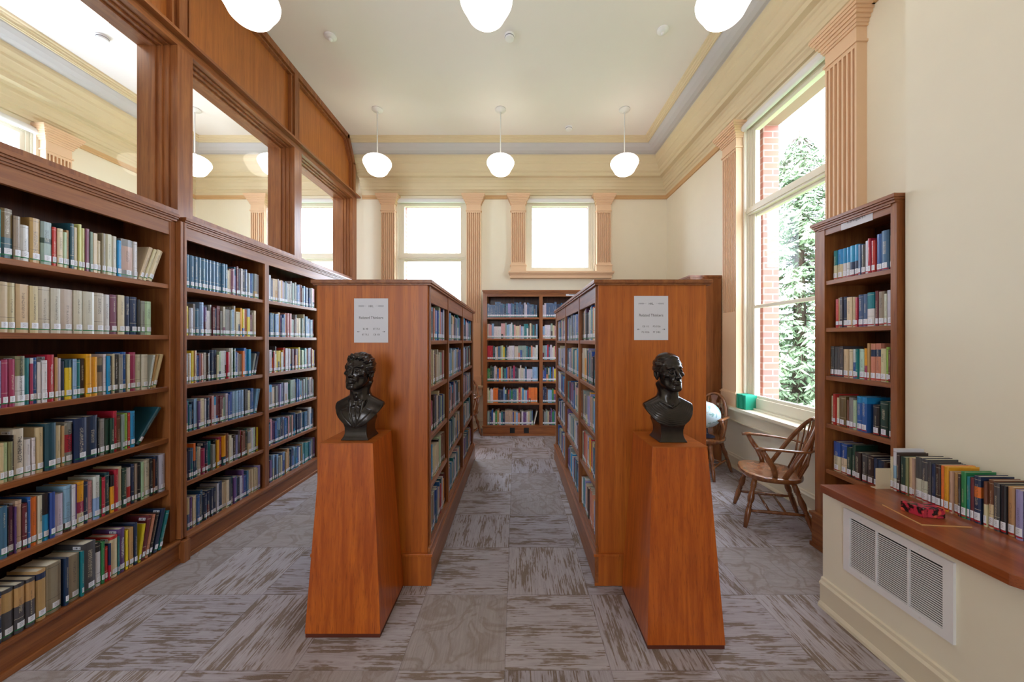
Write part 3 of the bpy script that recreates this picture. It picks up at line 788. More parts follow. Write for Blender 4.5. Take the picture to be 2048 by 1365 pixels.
def bust(kind, name, label, loc, rz):
    h = .0022; org = (-.152, -.138, -.006)
    n = [int(a/h) for a in (.304, .248, .50)]
    ax = [np.arange(n[i], dtype=np.float32)*h+org[i] for i in range(3)]
    x, y, z = np.meshgrid(*ax, indexing='ij'); p = (x, y, z); X_ = np.abs(x)
    man = kind == 'man'
    yaw = math.radians(-4 if man else 7); pit = math.radians(9 if man else 5); rol = math.radians(3 if man else -2); s = .875
    hc = (0, -.012, .372)
    # head frame: a = right, f = forward (-y), c = up
    Rm = Matrix.Rotation(yaw, 3, 'Z') @ Matrix.Rotation(pit*-1, 3, 'X') @ Matrix.Rotation(rol, 3, 'Y')
    Ri = Rm.inverted()
    q = [x-hc[0], y-hc[1], z-hc[2]]
    H = [sum(Ri[i][j]*q[j] for j in range(3))/s for i in range(3)]
    a, f, c = H[0], -H[1], H[2]; A_ = np.abs(a); P = (a, f, c); PM = (A_, f, c)
    jw = 1.0 if man else .95
    d = ell(P, (0, -.012, .03), (.077, .096, .088))
    d = smin(d, ell(P, (0, .028, -.04), (.060*jw, .062, .078)), .03)
    d = smin(d, cap(PM, (.046*jw, .006, -.055), (.018, .066, -.1), .02, .017), .025)
    d = smin(d, ell(P, (0, .074, -.1), (.022, .017, .016)), .015)
    d = smin(d, cap(PM, (.008, .082, .03), (.04, .068, .03), .011, .009), .014)           # brow
    d = smin(d, ell(PM, (.043, .060, -.018), (.02, .02, .016)), .02)                      # cheekbones
    d = smax(d, -ell(PM, (.031, .100, .008), (.019, .017, .014)), .012)                    # sockets
    d = smax(d, -ell(PM, (.052, .068, -.055), (.012, .012, .022)), .02)                    # hollow cheeks
    d = smin(d, ell(PM, (.031, .071, .006), (.0135, .0135, .0125)), .002)                  # eyeballs
    for zz, r in ((.0165, .0042), (-.004, .0036)):                                         # lids
        d = smin(d, chain(PM, [(.015, .078, .004), (.023, .085, zz*.9), (.033, .0855, zz), (.044, .077, .003)], r), .003)
    d = smax(d, -ell(PM, (.031, .0862, .007), (.0028, .003, .0028)), .001)                 # pupils
    d = smin(d, chain(PM, [(.012, .09, .026), (.028, .0905, .031), (.046, .076, .026)], [.0055, .006, .004]), .006)  # eyebrows
    d = smin(d, chain(P, [(0, .082, .022), (0, .094, .0), (0, .108, -.026)], [.009, .0085, .011]), .01)               # nose
    d = smin(d, ell(P, (0, .112, -.031), (.0115, .011, .0095)), .006)
    d = smin(d, ell(PM, (.0125, .100, -.034), (.0085, .010, .0085)), .005)
    d = smax(d, -ell(PM, (.0065, .107, -.042), (.0035, .005, .004)), .002)
    d = smin(d, ell(P, (0, .086, -.062), (.027, .016, .02)), .012)                         # mouth mound
    d = smin(d, chain(PM, [(0, .1005, -.0575), (.008, .1005, -.0560), (.024, .087, -.0625)], [.0048, .0052, .0028]), .004)
    d = smin(d, chain(PM, [(0, .0985, -.0705), (.011, .0965, -.0700), (.023, .086, -.0635)], [.0068, .0058, .0025]), .004)
    d = smax(d, -chain(PM, [(0, .1075, -.0636), (.012, .1035, -.0636), (.027, .087, -.0640)], .0022), .002)
    d = smax(d, -chain(PM, [(.017, .100, -.034), (.028, .089, -.052), (.032, .081, -.070)], [.0025, .0035, .002]), .006)  # nasolabial
    d = smax(d, -chain(P, [(-.012, .095, -.083), (.012, .095, -.083)], .004), .006)
    d = smax(d, -chain(PM, [(.020, .0845, -.012), (.032, .083, -.015), (.042, .074, -.010)], .0016), .003)               # eye bags
    for k in range(3 if not man else 2):                                                   # forehead lines
        zz = .052+.012*k
        d = smax(d, -chain(PM, [(0, .0885-.007*k*k*.6, zz), (.02, .085-.007*k*k*.6, zz+.002), (.038, .071-.006*k, zz-.001)], .0014), .003)
    # ears
    er = ell(PM, (.0775, -.008, -.012), (.010, .020, .034)); er = smax(er, -ell(PM, (.0885, -.004, -.008), (.009, .012, .022)), .004)
    er = smin(er, chain(PM, [(.083, -.004, .016), (.088, -.020, .008), (.086, -.022, -.016), (.079, -.006, -.040)], .0038), .004)
    d = smin(d, er, .006)
    # neck
    nk = cap(p, (0, .012, .16), (hc[0], .004, .30), .053, .050)
    nk = smin(nk, cap((X_, y, z), (.014, -.040, .195), (.048, .012, .305), .011, .013), .012)
    if man: nk = smin(nk, ell(p, (0, -.043, .235), (.010, .011, .013)), .01)
    D = smin(d*s, nk, .014)
    # hair
    if man:
        hr = ell(P, (0, -.022, .036), (.086, .100, .094))
        hr = smin(hr, ell(P, (0, -.066, -.055), (.064, .042, .066)), .03)
        hr = smin(hr, ell(PM, (.070, -.002, .026), (.018, .040, .040)), .015)
        # crown waves over the forehead
        hr = smin(hr, chain(P, [(.012, .070, .086), (-.02, .073, .092), (-.052, .048, .082)], [.010, .014, .010]), .012)
        hr = smin(hr, chain(P, [(.012, .070, .086), (.034, .067, .085), (.062, .040, .06)], [.009, .012, .010]), .012)
        cut = smax(f-.052, .0-c+.058+(-.0)*c, .02)
        face = (f-(.030+.45*(np.clip(c, -.1, .12)-.0)))          # hairline: recedes from temple to crown
        mask = smax(hr, face, .006)
        hr2 = smin(mask, smax(hr, -(c-.066)+(f-.07)*.0, .01), .008)
        hr2 = smax(hr2, -ell(PM, (.086, .006, -.030), (.016, .026, .030)), .006)
        th = np.arctan2(c-.01, A_+.02)
        flow = np.sin((th*17+f*38+np.sin(f*55+c*30)*1.4))*.0022+np.sin(th*43+f*70)*.0012
    else:
        hr = ell(P, (0, -.018, .034), (.0835, .099, .0915))
        hr = smin(hr, ell(P, (0, -.098, .012), (.040, .034, .040)), .012)          # bun
        face = (f-(.022+.50*c)); mask = smax(hr, face, .006)
        hr2 = smin(mask, smax(hr, -(c-.074), .01), .01)
        hr2 = smax(hr2, -ell(PM, (.086, .008, -.03), (.016, .024, .03)), .006)
        hr2 = smax(hr2, -(c+.055), .01)
        flow = np.sin((c*150+A_*30+np.sin(f*25)*1.6))*.0022+np.sin(c*330+f*40+A_*90)*.0008
    D = smin(D, (hr2+flow)*s, .004)
    if man:   # moustache
        D = smin(D, chain(PM, [(.003, .1035, -.0495), (.015, .0985, -.0525), (.029, .086, -.0610)], [.0045, .006, .0028])*s+np.sin(A_*900+c*300)*.0005, .003)
    # torso: shoulders tapering to a shield-shaped lower edge
    t = ell(p, (0, .006, .105), (.165, .082, .105)); t = smin(t, cap((X_, y, z), (.03, .006, .215), (.125, .008, .178), .036, .024), .03)
    t = smin(t, nk, .02)
    edge = .082+.092*np.clip(X_/.132, 0, 1.2)**1.7 if man else .098+.070*np.clip(X_/.128, 0, 1.2)**2.4
    t = smax(t, edge-z+(y*.25), .004); t = smax(t, X_-.134, .006)
    if man:
        # lapels, collar, shirt front and buttons
        surf = lambda dd, th_: np.abs(dd)-th_
        lap = chain((X_, z, z*0), [(.050, .225, 0), (.046, .17, 0), (.012, .088, 0)], .0)
        V_ = (X_-.012-(z-.088)*.36)          # <0 inside the shirt opening
        t2 = t+.004*np.clip(-V_/.004, 0, 1)*(z < .215)
        notch = cap((X_, z, z*0), (.052, .172, 0), (.082, .160, 0), .0014)
        lin2 = chain((X_, z, z*0), [(.082, .160, 0), (.078, .148, 0), (.018, .086, 0)], .0012)
        t2 = t2+.0025*(np.clip(1-notch/.0015, 0, 1)+np.clip(1-lin2/.0015, 0, 1))*(y < 0)
        t2 = t2+.0012*np.sin(x*260+z*60)*(np.clip(-V_/.01, 0, 1))
        col = chain((X_, y, z), [(.047, .03, .238), (.044, -.020, .222), (.020, -.052, .188)], [.010, .010, .005])
        colp = chain((X_, y, z), [(.036, -.040, .205), (.030, -.060, .150)], [.011, .006])
        t2 = smin(t2, smin(col, colp, .006), .003)
        for zz, yy in ((.165, -.070), (.135, -.0765)): t2 = smin(t2, ell(p, (-.002, yy, zz), (.0045, .004, .0045)), .001)
        t = t2
    else:
        nl = chain((X_, y, z), [(.058, .020, .232), (.050, -.030, .212), (.0, -.060, .188)], .0055)
        t = smin(t, nl, .005); rr = np.sqrt(x**2+((z-.24)*1.1)**2)
        t = t+np.sin(rr*520+np.sin(x*90)*1.2)*.0006*(z < .2)
    D = smin(D, t, .010)
    # plinth block, waisted
    wst = .060+.016*np.clip((.045-z)/.045, 0, 1)**2+.010*np.clip((z-.05)/.05, 0, 1)**2
    bl = np.maximum(np.maximum(X_-wst, np.abs(y-.004)-wst*1.02), np.maximum(-z, z-.115))
    D = smin(D, bl, .003); D = np.maximum(D, -z)
    V, Q = surface_nets(D.astype(np.float32), org, h)
    me = bpy.data.meshes.new(name); me.from_pydata(V.tolist(), [], Q.tolist()); me.materials.append(M['bronze']); me.shade_smooth(); me.update()
    bm = bmesh.new(); bm.from_mesh(me); bmesh.ops.recalc_face_normals(bm, faces=bm.faces); bm.to_mesh(me); bm.free()
    o = bpy.data.objects.new(name, me); COL.objects.link(o); o.location = loc; o.rotation_euler = (0, 0, rz)
    tag(o, label, 'bust', 'bronze portrait busts'); return o
bust('man', 'portrait_bust', 'dark bronze bust of a man with moustache, collar and jacket', (-.888, 2.025, 1.0035), math.radians(0))
bust('woman', 'portrait_bust', 'dark bronze bust of a woman with hair pulled back and plain neckline', (.848, 1.985, 1.0035), math.radians(0))

# ------------------------------------------------------------------ chairs
def make_chair(loc, rz, label):
    """local: faces +y, x to its left/right"""
    e = tag(empty('windsor_armchair', loc, rz), label, 'chair', 'bow-back wooden armchairs')
    W = M['chair']
    def outline(th):       # seat outline: rounded, slightly wider at front
        c, s_ = math.cos(th), math.sin(th)
        k = (abs(c)**2.6+abs(s_)**2.6)**(-1/2.6)
        return (.238*c*k*(1+.04*s_), .225*s_*k)
    m = MB(); N = 40; rings = [0, .25, .5, .72, .88, .96, 1.0]
    zt = .435
    def top(r, th):
        d = .016*(1-min(1, r/.85)**2)
        x, y = outline(th); saddle = .008*max(0, math.sin(th))*r*(1-abs(math.cos(th)))
        return zt-d-.004*max(0, r-.9)/.1+saddle
    m.v.append((0, 0, zt-.016))
    for r in rings[1:]:
        for k in range(N):
            th = 2*PI*k/N; x, y = outline(th); m.v.append((x*r, y*r, top(r, th)))
    for k in range(N): m.f.append((0, 1+k, 1+(k+1) % N))
    nr = len(rings)-1
    for i in range(nr-1):
        for k in range(N): m.f.append((1+i*N+k, 1+(i+1)*N+k, 1+(i+1)*N+(k+1) % N, 1+i*N+(k+1) % N))
    b = len(m.v); last = 1+(nr-1)*N
    for sc, z in ((1.012, zt-.014), (1.0, zt-.030), (.93, zt-.045)):
        for k in range(N):
            x, y = outline(2*PI*k/N); m.v.append((x*sc, y*sc, z))
    for i in range(3):
        p0 = last if i == 0 else b+(i-1)*N; p1 = b+i*N
        for k in range(N): m.f.append((p0+k, p1+k, p1+(k+1) % N, p0+(k+1) % N))
    m.f.append(tuple(b+2*N+k for k in reversed(range(N))))
    m.build('seat', W, e, smooth=True, auto=True)
    prof = [(0, .019), (.10, .021), (.18, .022), (.2, .016), (.22, .021), (.235, .016), (.30, .020), (.40, .026), (.47, .022), (.52, .015), (.535, .021), (.55, .015), (.57, .022), (.585, .016), (.62, .021), (.72, .022), (.86, .019), (1, .014)]
    legs = {}
    for sx in (-1, 1):
        for sy in (-1, 1):
            a = (sx*.150, sy*.135 if sy > 0 else -.13, .392); bb = (sx*(.236 if sy > 0 else .215), .222 if sy > 0 else -.262, 0.0)
            MB().turned(a, bb, prof).build('leg', W, e, smooth=True); legs[(sx, sy)] = (Vector(a), Vector(bb))
    sp = {}
    for sx in (-1, 1):
        p0 = legs[(sx, 1)][0].lerp(legs[(sx, 1)][1], .66); p1 = legs[(sx, -1)][0].lerp(legs[(sx, -1)][1], .60)
        MB().turned(p0, p1, [(0, .009), (.2, .0125), (.47, .014), (.5, .0155), (.53, .014), (.8, .0125), (1, .009)], 12).build('stretcher', W, e, smooth=True); sp[sx] = (p0, p1)
    for t in (.38, .66):
        MB().turned(sp[-1][0].lerp(sp[-1][1], t), sp[1][0].lerp(sp[1][1], t), [(0, .008), (.5, .0115), (1, .008)], 10).build('cross_stretcher', W, e, smooth=True)
    # bow
    bow = []
    for k in range(25):
        u = k/24; th = PI*u
        xx = -.205*math.cos(th)*(1-.12*math.sin(th)) if True else 0
        hz = math.sin(th)**.62 if 0 < u < 1 else 0
        bow.append((xx, -.055-.275*hz, .425+.475*hz))
    MB().tube(bow, .0165, 10, 1.2).build('bow_back', W, e, smooth=True)
    # spindles and splat
    def bowpt(x):
        best = min((abs(q[0]-x), i) for i, q in enumerate(bow) if .1 < i/24 < .9)[1]
        return Vector(bow[best])
    for xx in (-.155, -.115, -.075, .075, .115, .155):
        t = bowpt(xx*.98)
        MB().tube([(xx*.9, -.17-.02*(1-abs(xx)/.16), .42), (xx*.95, (-.18+t.y)/2-.008, (.42+t.z)/2-.05), (t.x, t.y, t.z)], [.008, .0085, .006], 8).build('spindle', W, e, smooth=True)
    sw = [(0, .036), (.1, .032), (.22, .026), (.34, .034), (.5, .050), (.62, .048), (.74, .030), (.82, .026), (.92, .040), (1, .044)]
    p0 = Vector((0, -.195, .42)); p1 = Vector((0, -.328, .895)); tt = (p1-p0).normalized(); nrm = Vector((0, tt.z, -tt.y))*.006
    m = MB(); n = len(sw)
    for sgn in (-1, 1):
        for t, ww in sw:
            c_ = p0.lerp(p1, t)+nrm*sgn; m.v += [tuple(c_+Vector((-ww, 0, 0))), tuple(c_+Vector((ww, 0, 0)))]
    for i in range(n-1):
        a = 2*i; m.f += [(a, a+1, a+3, a+2), (2*n+a, 2*n+a+2, 2*n+a+3, 2*n+a+1), (a, a+2, 2*n+a+2, 2*n+a), (a+1, 2*n+a+1, 2*n+a+3, a+3)]
    m.f += [(0, 2*n, 2*n+1, 1), (2*n-2, 2*n-1, 4*n-1, 4*n-2)]
    m.build('splat', W, e)
    # arm rail: one bent band passing behind the bow
    arm = [(-.262, .155, .665), (-.262, .10, .672), (-.255, 0, .672), (-.238, -.12, .668), (-.195, -.225, .662), (-.11, -.285, .660), (0, -.305, .660), (.11, -.285, .660), (.195, -.225, .662), (.238, -.12, .668), (.255, 0, .672), (.262, .10, .672), (.262, .155, .665)]
    MB().tube(arm, [.024, .025, .021, .018, .016, .015, .015, .015, .016, .018, .021, .025, .024], 12, .56, up=(0, 0, 1)).build('arm_rail', W, e, smooth=True)
    for sx in (-1, 1):
        MB().tube([(sx*.262, .105, .660), (sx*.262, .075, .60), (sx*.245, .03, .53), (sx*.218, .01, .47), (sx*.206, .005, .425)], [.014, .016, .017, .016, .014], 10, 1.3, up=(0, 1, 0)).build('arm_support', W, e, smooth=True)
    return e
def face(dx, dy): return math.atan2(-dx, dy)
make_chair((2.20, 3.09, 0), face(-.92, .38), 'brown bow-back wooden armchair standing under the tall window, seat empty')
make_chair((2.21, 4.22, 0), face(-.8, -.6), 'wooden armchair with a globe on its seat, beside the far pilaster')
make_chair((-.84, 5.62, 0), face(-.25, -1), 'wooden armchair beyond the left range, seen past the aisle end')

# globe on the second chair
e = tag(empty('desk_globe', (2.235, 4.165, .432)), 'pale blue world globe standing on the far chair seat', 'globe')
MB().lathe([(0, 0), (.085, 0), (.088, .008), (.06, .02), (.022, .03), (.012, .05), (.010, .10), (0, .10)], seg=32).build('base', M['navy'], e, smooth=True, auto=True)
g = MB(); 
g.lathe([(max(.0, .147*math.sin(PI*k/24)), -.147*math.cos(PI*k/24)) for k in range(25)], seg=40)
go = g.build('ball', M['globe'], e, smooth=True); go.location = (0, 0, .255); go.rotation_euler = (math.radians(-15), math.radians(15), .4)
arc = [(.155*math.sin(t), 0, .255-.155*math.cos(t)) for t in [math.radians(q) for q in range(-8, 190, 9)]]
MB().tube(arc, .004, 8).build('meridian', M['ivory_metal'], e, smooth=True).rotation_euler = (0, 0, 2.0)

# green volumes on the window sill
def vol(x, y, z, rz, tk, hh, dp, label, grp, lean=0):
    e = tag(empty('book', (x, y, z), rz), label, 'book', grp)
    c = MB().box(-dp, 0, 0, .003, 0, hh).box(-dp, 0, tk-.003, tk, 0, hh).box(-.004, 0, 0, tk, 0, hh)
    co = c.build('cover', M['sillgreen'], e)
    MB().box(-dp+.004, -.004, .003, tk-.003, .003, hh-.004).build('pages', M['pages'], e)
    if lean: e.rotation_euler = (lean, 0, rz)
    return e
yy = 4.125
nth = ['nearest the fluted pilaster', 'second from the fluted pilaster', 'third from the fluted pilaster', 'fourth from the fluted pilaster, its cover showing']
for i in range(4):
    vol(2.580+.006*(i % 2), 4.160-.040*i, .772, PI+.03*(i-1), .033, .165-.004*(i % 2), .135, 'teal green volume on the window sill, '+nth[i], 'green volumes on the window sill')
for i in range(2):
    vol(2.585, 3.03-.04*i+.04, .771, PI, .035, .17, .12, 'green volume on the sill beside narrow bookcase, '+('farther one' if i == 0 else 'nearer one'), 'green volumes on the window sill')

# ------------------------------------------------------------------ radiator cabinet with grille, worktop and things on it
RX = 1.80
e = tag(empty('radiator_cabinet', (RX, 1.6, 0)), 'cream painted radiator cabinet with a white louvred grille', 'radiator cabinet')
rel(MB().box(RX, XN-.001, 1.235, 2.085, .001, .678), (RX, 1.6, 0)).build('body', M['wall_r'], e)
mb = MB(); n = len(prof_b)
for (px, py), (dx, dy) in (((RX, 2.085), (-1, 0)), ((RX, 1.235), (-1, -1)), ((XN-.001, 1.235), (0, -1))):
    for o, z in prof_b: mb.v.append((px+dx*o-RX, py+dy*o-1.6, z*1.0+.001))
for i in range(2):
    for k in range(n): mb.f.append((i*n+k, i*n+(k+1) % n, (i+1)*n+(k+1) % n, (i+1)*n+k))
mb.f += [tuple(range(n)), tuple(2*n+k for k in reversed(range(n)))]
mb.build('skirting', M['trimc'], e)
gy0, gy1, gz0, gz1 = 1.454-1.6, 1.942-1.6, .305, .64
m = MB().box(-.012, 0, gy0, gy0+.036, gz0, gz1).box(-.012, 0, gy1-.036, gy1, gz0, gz1).box(-.012, 0, gy0, gy1, gz0, gz0+.036).box(-.012, 0, gy0, gy1, gz1-.036, gz1)
gr = m.build('grille', M['white'], e)
MB().box(-.0015, -.0005, gy0+.03, gy1-.03, gz0+.03, gz1-.03).build('opening', M['dark'], gr)  # near-black sheet on the solid body, painting the shade behind the louvres
lv = MB()
for k in range(26):
    z = gz0+.042+k*(gz1-gz0-.088)/25
    b0 = len(lv.v); lv.v += [(-.009, gy0+.034, z), (-.009, gy1-.034, z), (-.0065, gy1-.034, z+.0006), (-.0065, gy0+.034, z+.0006), (-.009, gy0+.034, z-.0042), (-.009, gy1-.034, z-.0042), (-.0065, gy1-.034, z-.0036), (-.0065, gy0+.034, z-.0036)]
    lv.f += [tuple(b0+i for i in q) for q in ((0,3,2,1),(4,5,6,7),(0,1,5,4),(1,2,6,5),(2,3,7,6),(3,0,4,7))]
lv.build('louvres', M['white'], gr)
MB().box(-.0115, -.001, 1.767-1.6-.003, 1.767-1.6+.003, gz0+.03, gz1-.03).box(-.0115, -.001, 1.622-1.6-.003, 1.622-1.6+.003, gz0+.03, gz1-.03).build('bar', M['white'], gr)
for yy in (gy0+.12, gy1-.10):
    for zz in (gz0+.018, gz1-.018):
        MB().tube([(-.0118, yy, zz), (-.0145, yy, zz)], [.005, .0035], 10).build('screw', M['stem'], gr)
CT = .722
poly = [(1.755, 1.265), (1.79, 1.215), (XN-.001, 1.215), (XN-.001, 2.052), (1.755, 2.052)]
o = rel(MB().prism(poly, .679, CT), (1.755, 1.6, .679)).build('worktop', M['counter'], None, bevel=.002, loc=(1.755, 1.6, .679))
tag(o, 'reddish brown wooden worktop with a clipped corner on the radiator cabinet', 'worktop')
bd = tag(empty('board', (1.93, 1.68, CT)), 'thin square wooden board with pale edges lying on the worktop', 'board')
pts = [(1.844, 1.79), (1.82, 1.594), (2.019, 1.573), (2.043, 1.769)]
pts = [(a-1.93, b-1.68) for a, b in pts]
MB().prism(pts, .0005, .0052).build('core', M['tan_edge'], bd)
MB().prism([(a*.985, b*.985) for a, b in pts], .0052, .0062).build('face', M['counter'], bd)
pz = [(1.873, 1.732), (1.889, 1.647), (1.915, 1.652), (1.943, 1.640), (1.985, 1.643), (1.995, 1.665), (1.985, 1.685), (1.99, 1.711), (1.966, 1.716), (1.94, 1.700), (1.922, 1.728), (1.90, 1.737)]
o = MB().prism([(a-1.93, b-1.70) for a, b in pz], 0, .043).build('patterned_box', M['boxprint'], None, bevel=.002, loc=(1.93, 1.70, CT+.0068))
tag(o, 'zigzag red and black glossy patterned box on the thin board', 'box')
# bookend
e = tag(empty('bookend', (2.115, 1.99, CT)), 'ivory metal bookend at the far end of the worktop books', 'bookend')
MB().box(-.10, .04, .0, .002, 0, .115).build('upright', M['ivory_metal'], e)
MB().box(-.10, .04, 0, .03, 0, .0015).build('foot', M['ivory_metal'], e)

# ------------------------------------------------------------------ books
PAL = {'cr': ('cream', 'ddd0ae'), 'be': ('beige', 'd3bd97'), 'iv': ('ivory', 'cfcab9'), 'wh': ('white', 'dcdce2'), 'gy': ('grey', '8f8f8c'), 'dg': ('dark grey', '4c4b50'),
 'bk': ('black', '1c1c22'), 'nv': ('navy', '1d3358'), 'bl': ('blue', '2a62ac'), 'rb': ('royal blue', '2a4f9e'), 'lb': ('light blue', '8fb6dc'), 'cy': ('bright blue', '1f96d2'), 'te': ('teal', '12808a'),
 'dt': ('dark teal', '1c4e5c'), 'gn': ('green', '2c8a50'), 'dk': ('dark green', '1f4338'), 'lm': ('lime green', '9fca5a'), 'lg': ('pale green', 'bcd8b4'), 'ye': ('yellow', 'ecd02a'), 'ge': ('golden yellow', 'eea91e'),
 'or': ('orange', 'ec7a2c'), 'rd': ('red', 'c8322f'), 'cm': ('crimson', 'b8203c'), 'mg': ('magenta', 'a8315c'), 'pl': ('plum', '5b2d4c'), 'pu': ('purple', '6a4a86'), 'vi': ('lavender', '9c98cc'), 'pk': ('pink', 'd9a4a8'),
 'sa': ('salmon', 'd08870'), 'tn': ('tan', 'c49a66'), 'br': ('brown', '7a4a34'), 'ol': ('olive', '8c8a62'), 'ob': ('olive brown', '6f5a34'), 'mr': ('maroon', '6c2430'), 'tp': ('taupe', '9b8d78'), 'st': ('steel blue', '3d6e92'),
 'sl': ('slate blue', '49648c'), 'mv': ('mauve', '86506a'), 'pg': ('pinkish beige', 'c4a892'), 'lk': ('pale lilac', 'c8c4d4'), 'py': ('pale yellow', 'd8d88c'), 'gg': ('grey green', '8fa49c'), 'dw': ('dark brown', '3c2c2a'), 'mi': ('mint', 'bfdccc')}
# near left bookcase, photo px of the spine foot, height mm, colours bottom>top with split fractions
SH = {}
SH['A5'] = "0 3 225 te;4 27 236 dt@.42 ob;28.5 42.5 212 tp;43.5 60.5 178 wh;62 82.5 224 tn;83 105 220 gg@.5 dk@.62 gg;106 114.5 204 rd;115.5 127 203 cr;127 134 190 lg;134.5 140 205 tn;140.5 148.5 246 dt;149 158 232 cr;158.5 165 255 py;165.5 172 238 py;172.5 180 240 mv;180.5 185 228 gg;185 197 226 cr;197 204.5 190 cr;204.5 211.5 238 tp;212 224.5 240 iv;225 235.5 238 iv;236 243.5 220 cy;244 268 238 gy@.2 pg@.82 gy;269 277 238 wh;278 286 232 be L17;286.5 293.5 228 cr L18;294 305 228 cr L19"
SH['A4'] = "0 16.5 237 be;17 34 237 be;35 61 236 be;62 79 234 be;79.5 102.5 236 iv;103 122 234 iv;123.5 148 236 iv;148.5 165.5 236 iv;166 189.5 236 iv;190 209.5 236 iv;210.5 223 232 wh;223.5 237 236 mv;237.5 250.5 238 cr;251 261 235 nv;261.5 275.5 236 nv;276 282 224 bk;282.5 291 218 gy;291.5 304 218 lg"
SH['A3'] = "0 3.3 220 vi;4 17 225 mg;17.8 31 226 mg;31.5 51 240 wh@.6 ol;51.5 61.5 228 te;62 69 228 mg@.88 wh;69.5 76.5 230 bl;77 85 206 wh;85.3 95 214 wh;95.5 109 242 cm;109.5 115.5 228 tn;116 124.5 222 lk;125 131 205 nv;131.3 146 212 ye@.8 dt;146.5 154 215 lb;154.5 161 210 te;161.5 172.5 215 dw;173 184 240 ge;184.5 196 222 ge;197 208 215 tp@.62 dg@.8 tp;208.5 214 235 wh;214.5 219 225 cy;219.5 224.5 222 nv;225 230 236 cr;230.5 238.5 232 dg;239 246.5 232 gy;247 254.5 246 bl;255 260 232 cr;260.5 273.5 242 mg;274 284 226 iv;284.5 296 226 iv;296.5 300 222 wh L9;301 304.5 226 tn L11;305 313 226 be L14"
SH['A2'] = "0 8 188 be;8.5 17 186 lg;17.5 27 186 ol;27.3 29.5 215 bk;30 51 240 iv;52 66 180 wh;66.5 74 182 wh;75 90 228 be;91 113 240 dt;113.5 125 220 cr;125.5 131 214 tn;131.5 148 226 gy@.3 cm@.72 gy;150 174 240 nv;175.5 197 240 nv;197.5 200.5 225 bk;201 212 212 gy;212.5 221 205 dk;221.5 229 206 dk;229.5 236.5 244 cm;237 244 208 br;244.5 248 216 gg;248.5 256 220 lm;256.5 261 220 rd;261.5 271 225 cy;271.8 280 252 dt L34"
SH['A1'] = "0 16 243 st;17 18.8 228 bk;19 30.5 232 pl;31 32.8 225 pu;33 45.5 250 pg;46 56 226 mr;56.5 62.3 250 bl;62.8 76.5 240 or;77 86 240 iv;87 100 242 cy@.55 bk;100.5 111 236 rb;112 128 216 lk;128.5 143.5 246 dw@.2 lb;144 151 240 wh;151.5 155 238 pu;155.5 169.5 244 cr@.3 mg@.55 ge;170 177.5 232 nv;178 187.5 228 pk;188 201 246 lb@.5 wh;201.5 204 232 gn;204.5 211 226 cm;211.5 221 246 dt;221.5 229 222 ge@.7 bk;229.5 237.5 248 cm;238 245 258 cr;245.5 254 240 dk;254.8 264.5 232 rd@.5 wh;265 270.5 248 nv;271 276 244 tp;276.5 283.5 242 bk;284 288 242 lg;288.5 301 246 iv;301.5 306.5 240 bk;307 310.5 236 br;311 318.5 248 nv;319 331 252 lk"
SH['A0'] = "0 5.8 232 nv@.55 tn@.9 nv;7 31 232 dg@.55 tn@.93 dg;32 53 232 dg@.55 tn@.93 dg;54 73 232 dg@.55 tn@.93 dg;75 94.5 248 tn@.82 nv@.94 tn;96.5 126 250 tp;131 138 248 nv;139 162 244 tp;163 167 244 te;168.5 194 272 dg;195 205 242 wh@.8 bk;205.5 212 236 gn;212.5 218.5 200 rd;219 221.5 212 cm@.4 nv;222 237 242 cr@.93 rd;237.5 240 226 te;240.5 253 262 pu;254 259 236 ye;260 269.5 240 tn;270 276 258 nv;277 281 228 ye L8;282.5 290 262 mr L10;291 297 258 sa L11;298 303 258 dw L12;307 315 268 nv L13;317 324 240 te L14"
SH['R5'] = "1664.5 1671.5 212 cr@.5 te;1672 1682.5 212 cr@.5 cy;1683 1690 212 wh@.5 cy;1690.5 1697 212 wh@.5 cy;1697.5 1707 214 nv@.48 cy;1708 1716.5 214 nv@.48 cy;1717 1721 206 sl;1721.5 1729.5 200 dg;1730.5 1735 218 lk;1735.5 1741 228 cm;1742 1749 208 rd;1750 1761 240 bl;1762 1777 250 st;1779 1788 210 cr"
SH['R4'] = "1670 1675 205 rd;1675.5 1678 212 tn;1678.5 1683.5 215 dg;1684 1692 215 nv;1692.5 1703 208 cr;1703.5 1709.5 205 be;1710 1713.5 200 cm;1714 1723 215 sl;1724 1733 215 sl;1734 1747.5 220 wh@.52 te;1748 1754 226 mr;1754.5 1766 218 tp;1766.5 1771.5 200 iv;1772 1788 220 lk"
SH['R3'] = "1658 1665 218 dg;1665.5 1672 214 dg;1672.5 1678 214 dg;1678.5 1684.5 218 dg;1685 1695 198 be;1696 1703 198 cr;1703.5 1711 200 bl@.55 wh;1711.5 1715 202 te;1715.5 1728 202 mi;1728.5 1733.5 208 mg@.45 ge;1734 1738.5 240 tn;1739 1748.5 238 sa@.65 nv@.84 sa;1749 1759.5 240 sa@.65 nv@.84 sa;1760 1770 208 cr;1770.5 1776.5 218 lm;1777 1780.5 200 br;1781 1790 226 lk"
SH['R2'] = "1662 1665.5 205 cr;1666 1670.5 222 rd;1671 1676.5 198 cr;1677 1690 215 ob;1690.5 1696 195 br;1696.5 1704.5 215 gy;1705 1710 200 lg;1710.5 1720.5 232 bl@.82 cy;1721 1731.5 232 bl@.82 cy;1744 1756.5 194 bk;1757.5 1773 225 dk;1775 1790 225 dk"
SH['R1'] = "1665.5 1678.5 212 cr@.52 rb;1679 1691 214 cr@.52 rb;1692 1701 200 dk;1701.5 1708 226 dk;1708.5 1720 186 dw;1721 1731 190 dg;1731.5 1743.5 190 dw;1745 1753 184 nv;1753.5 1765 182 nv;1766 1774 180 dw"
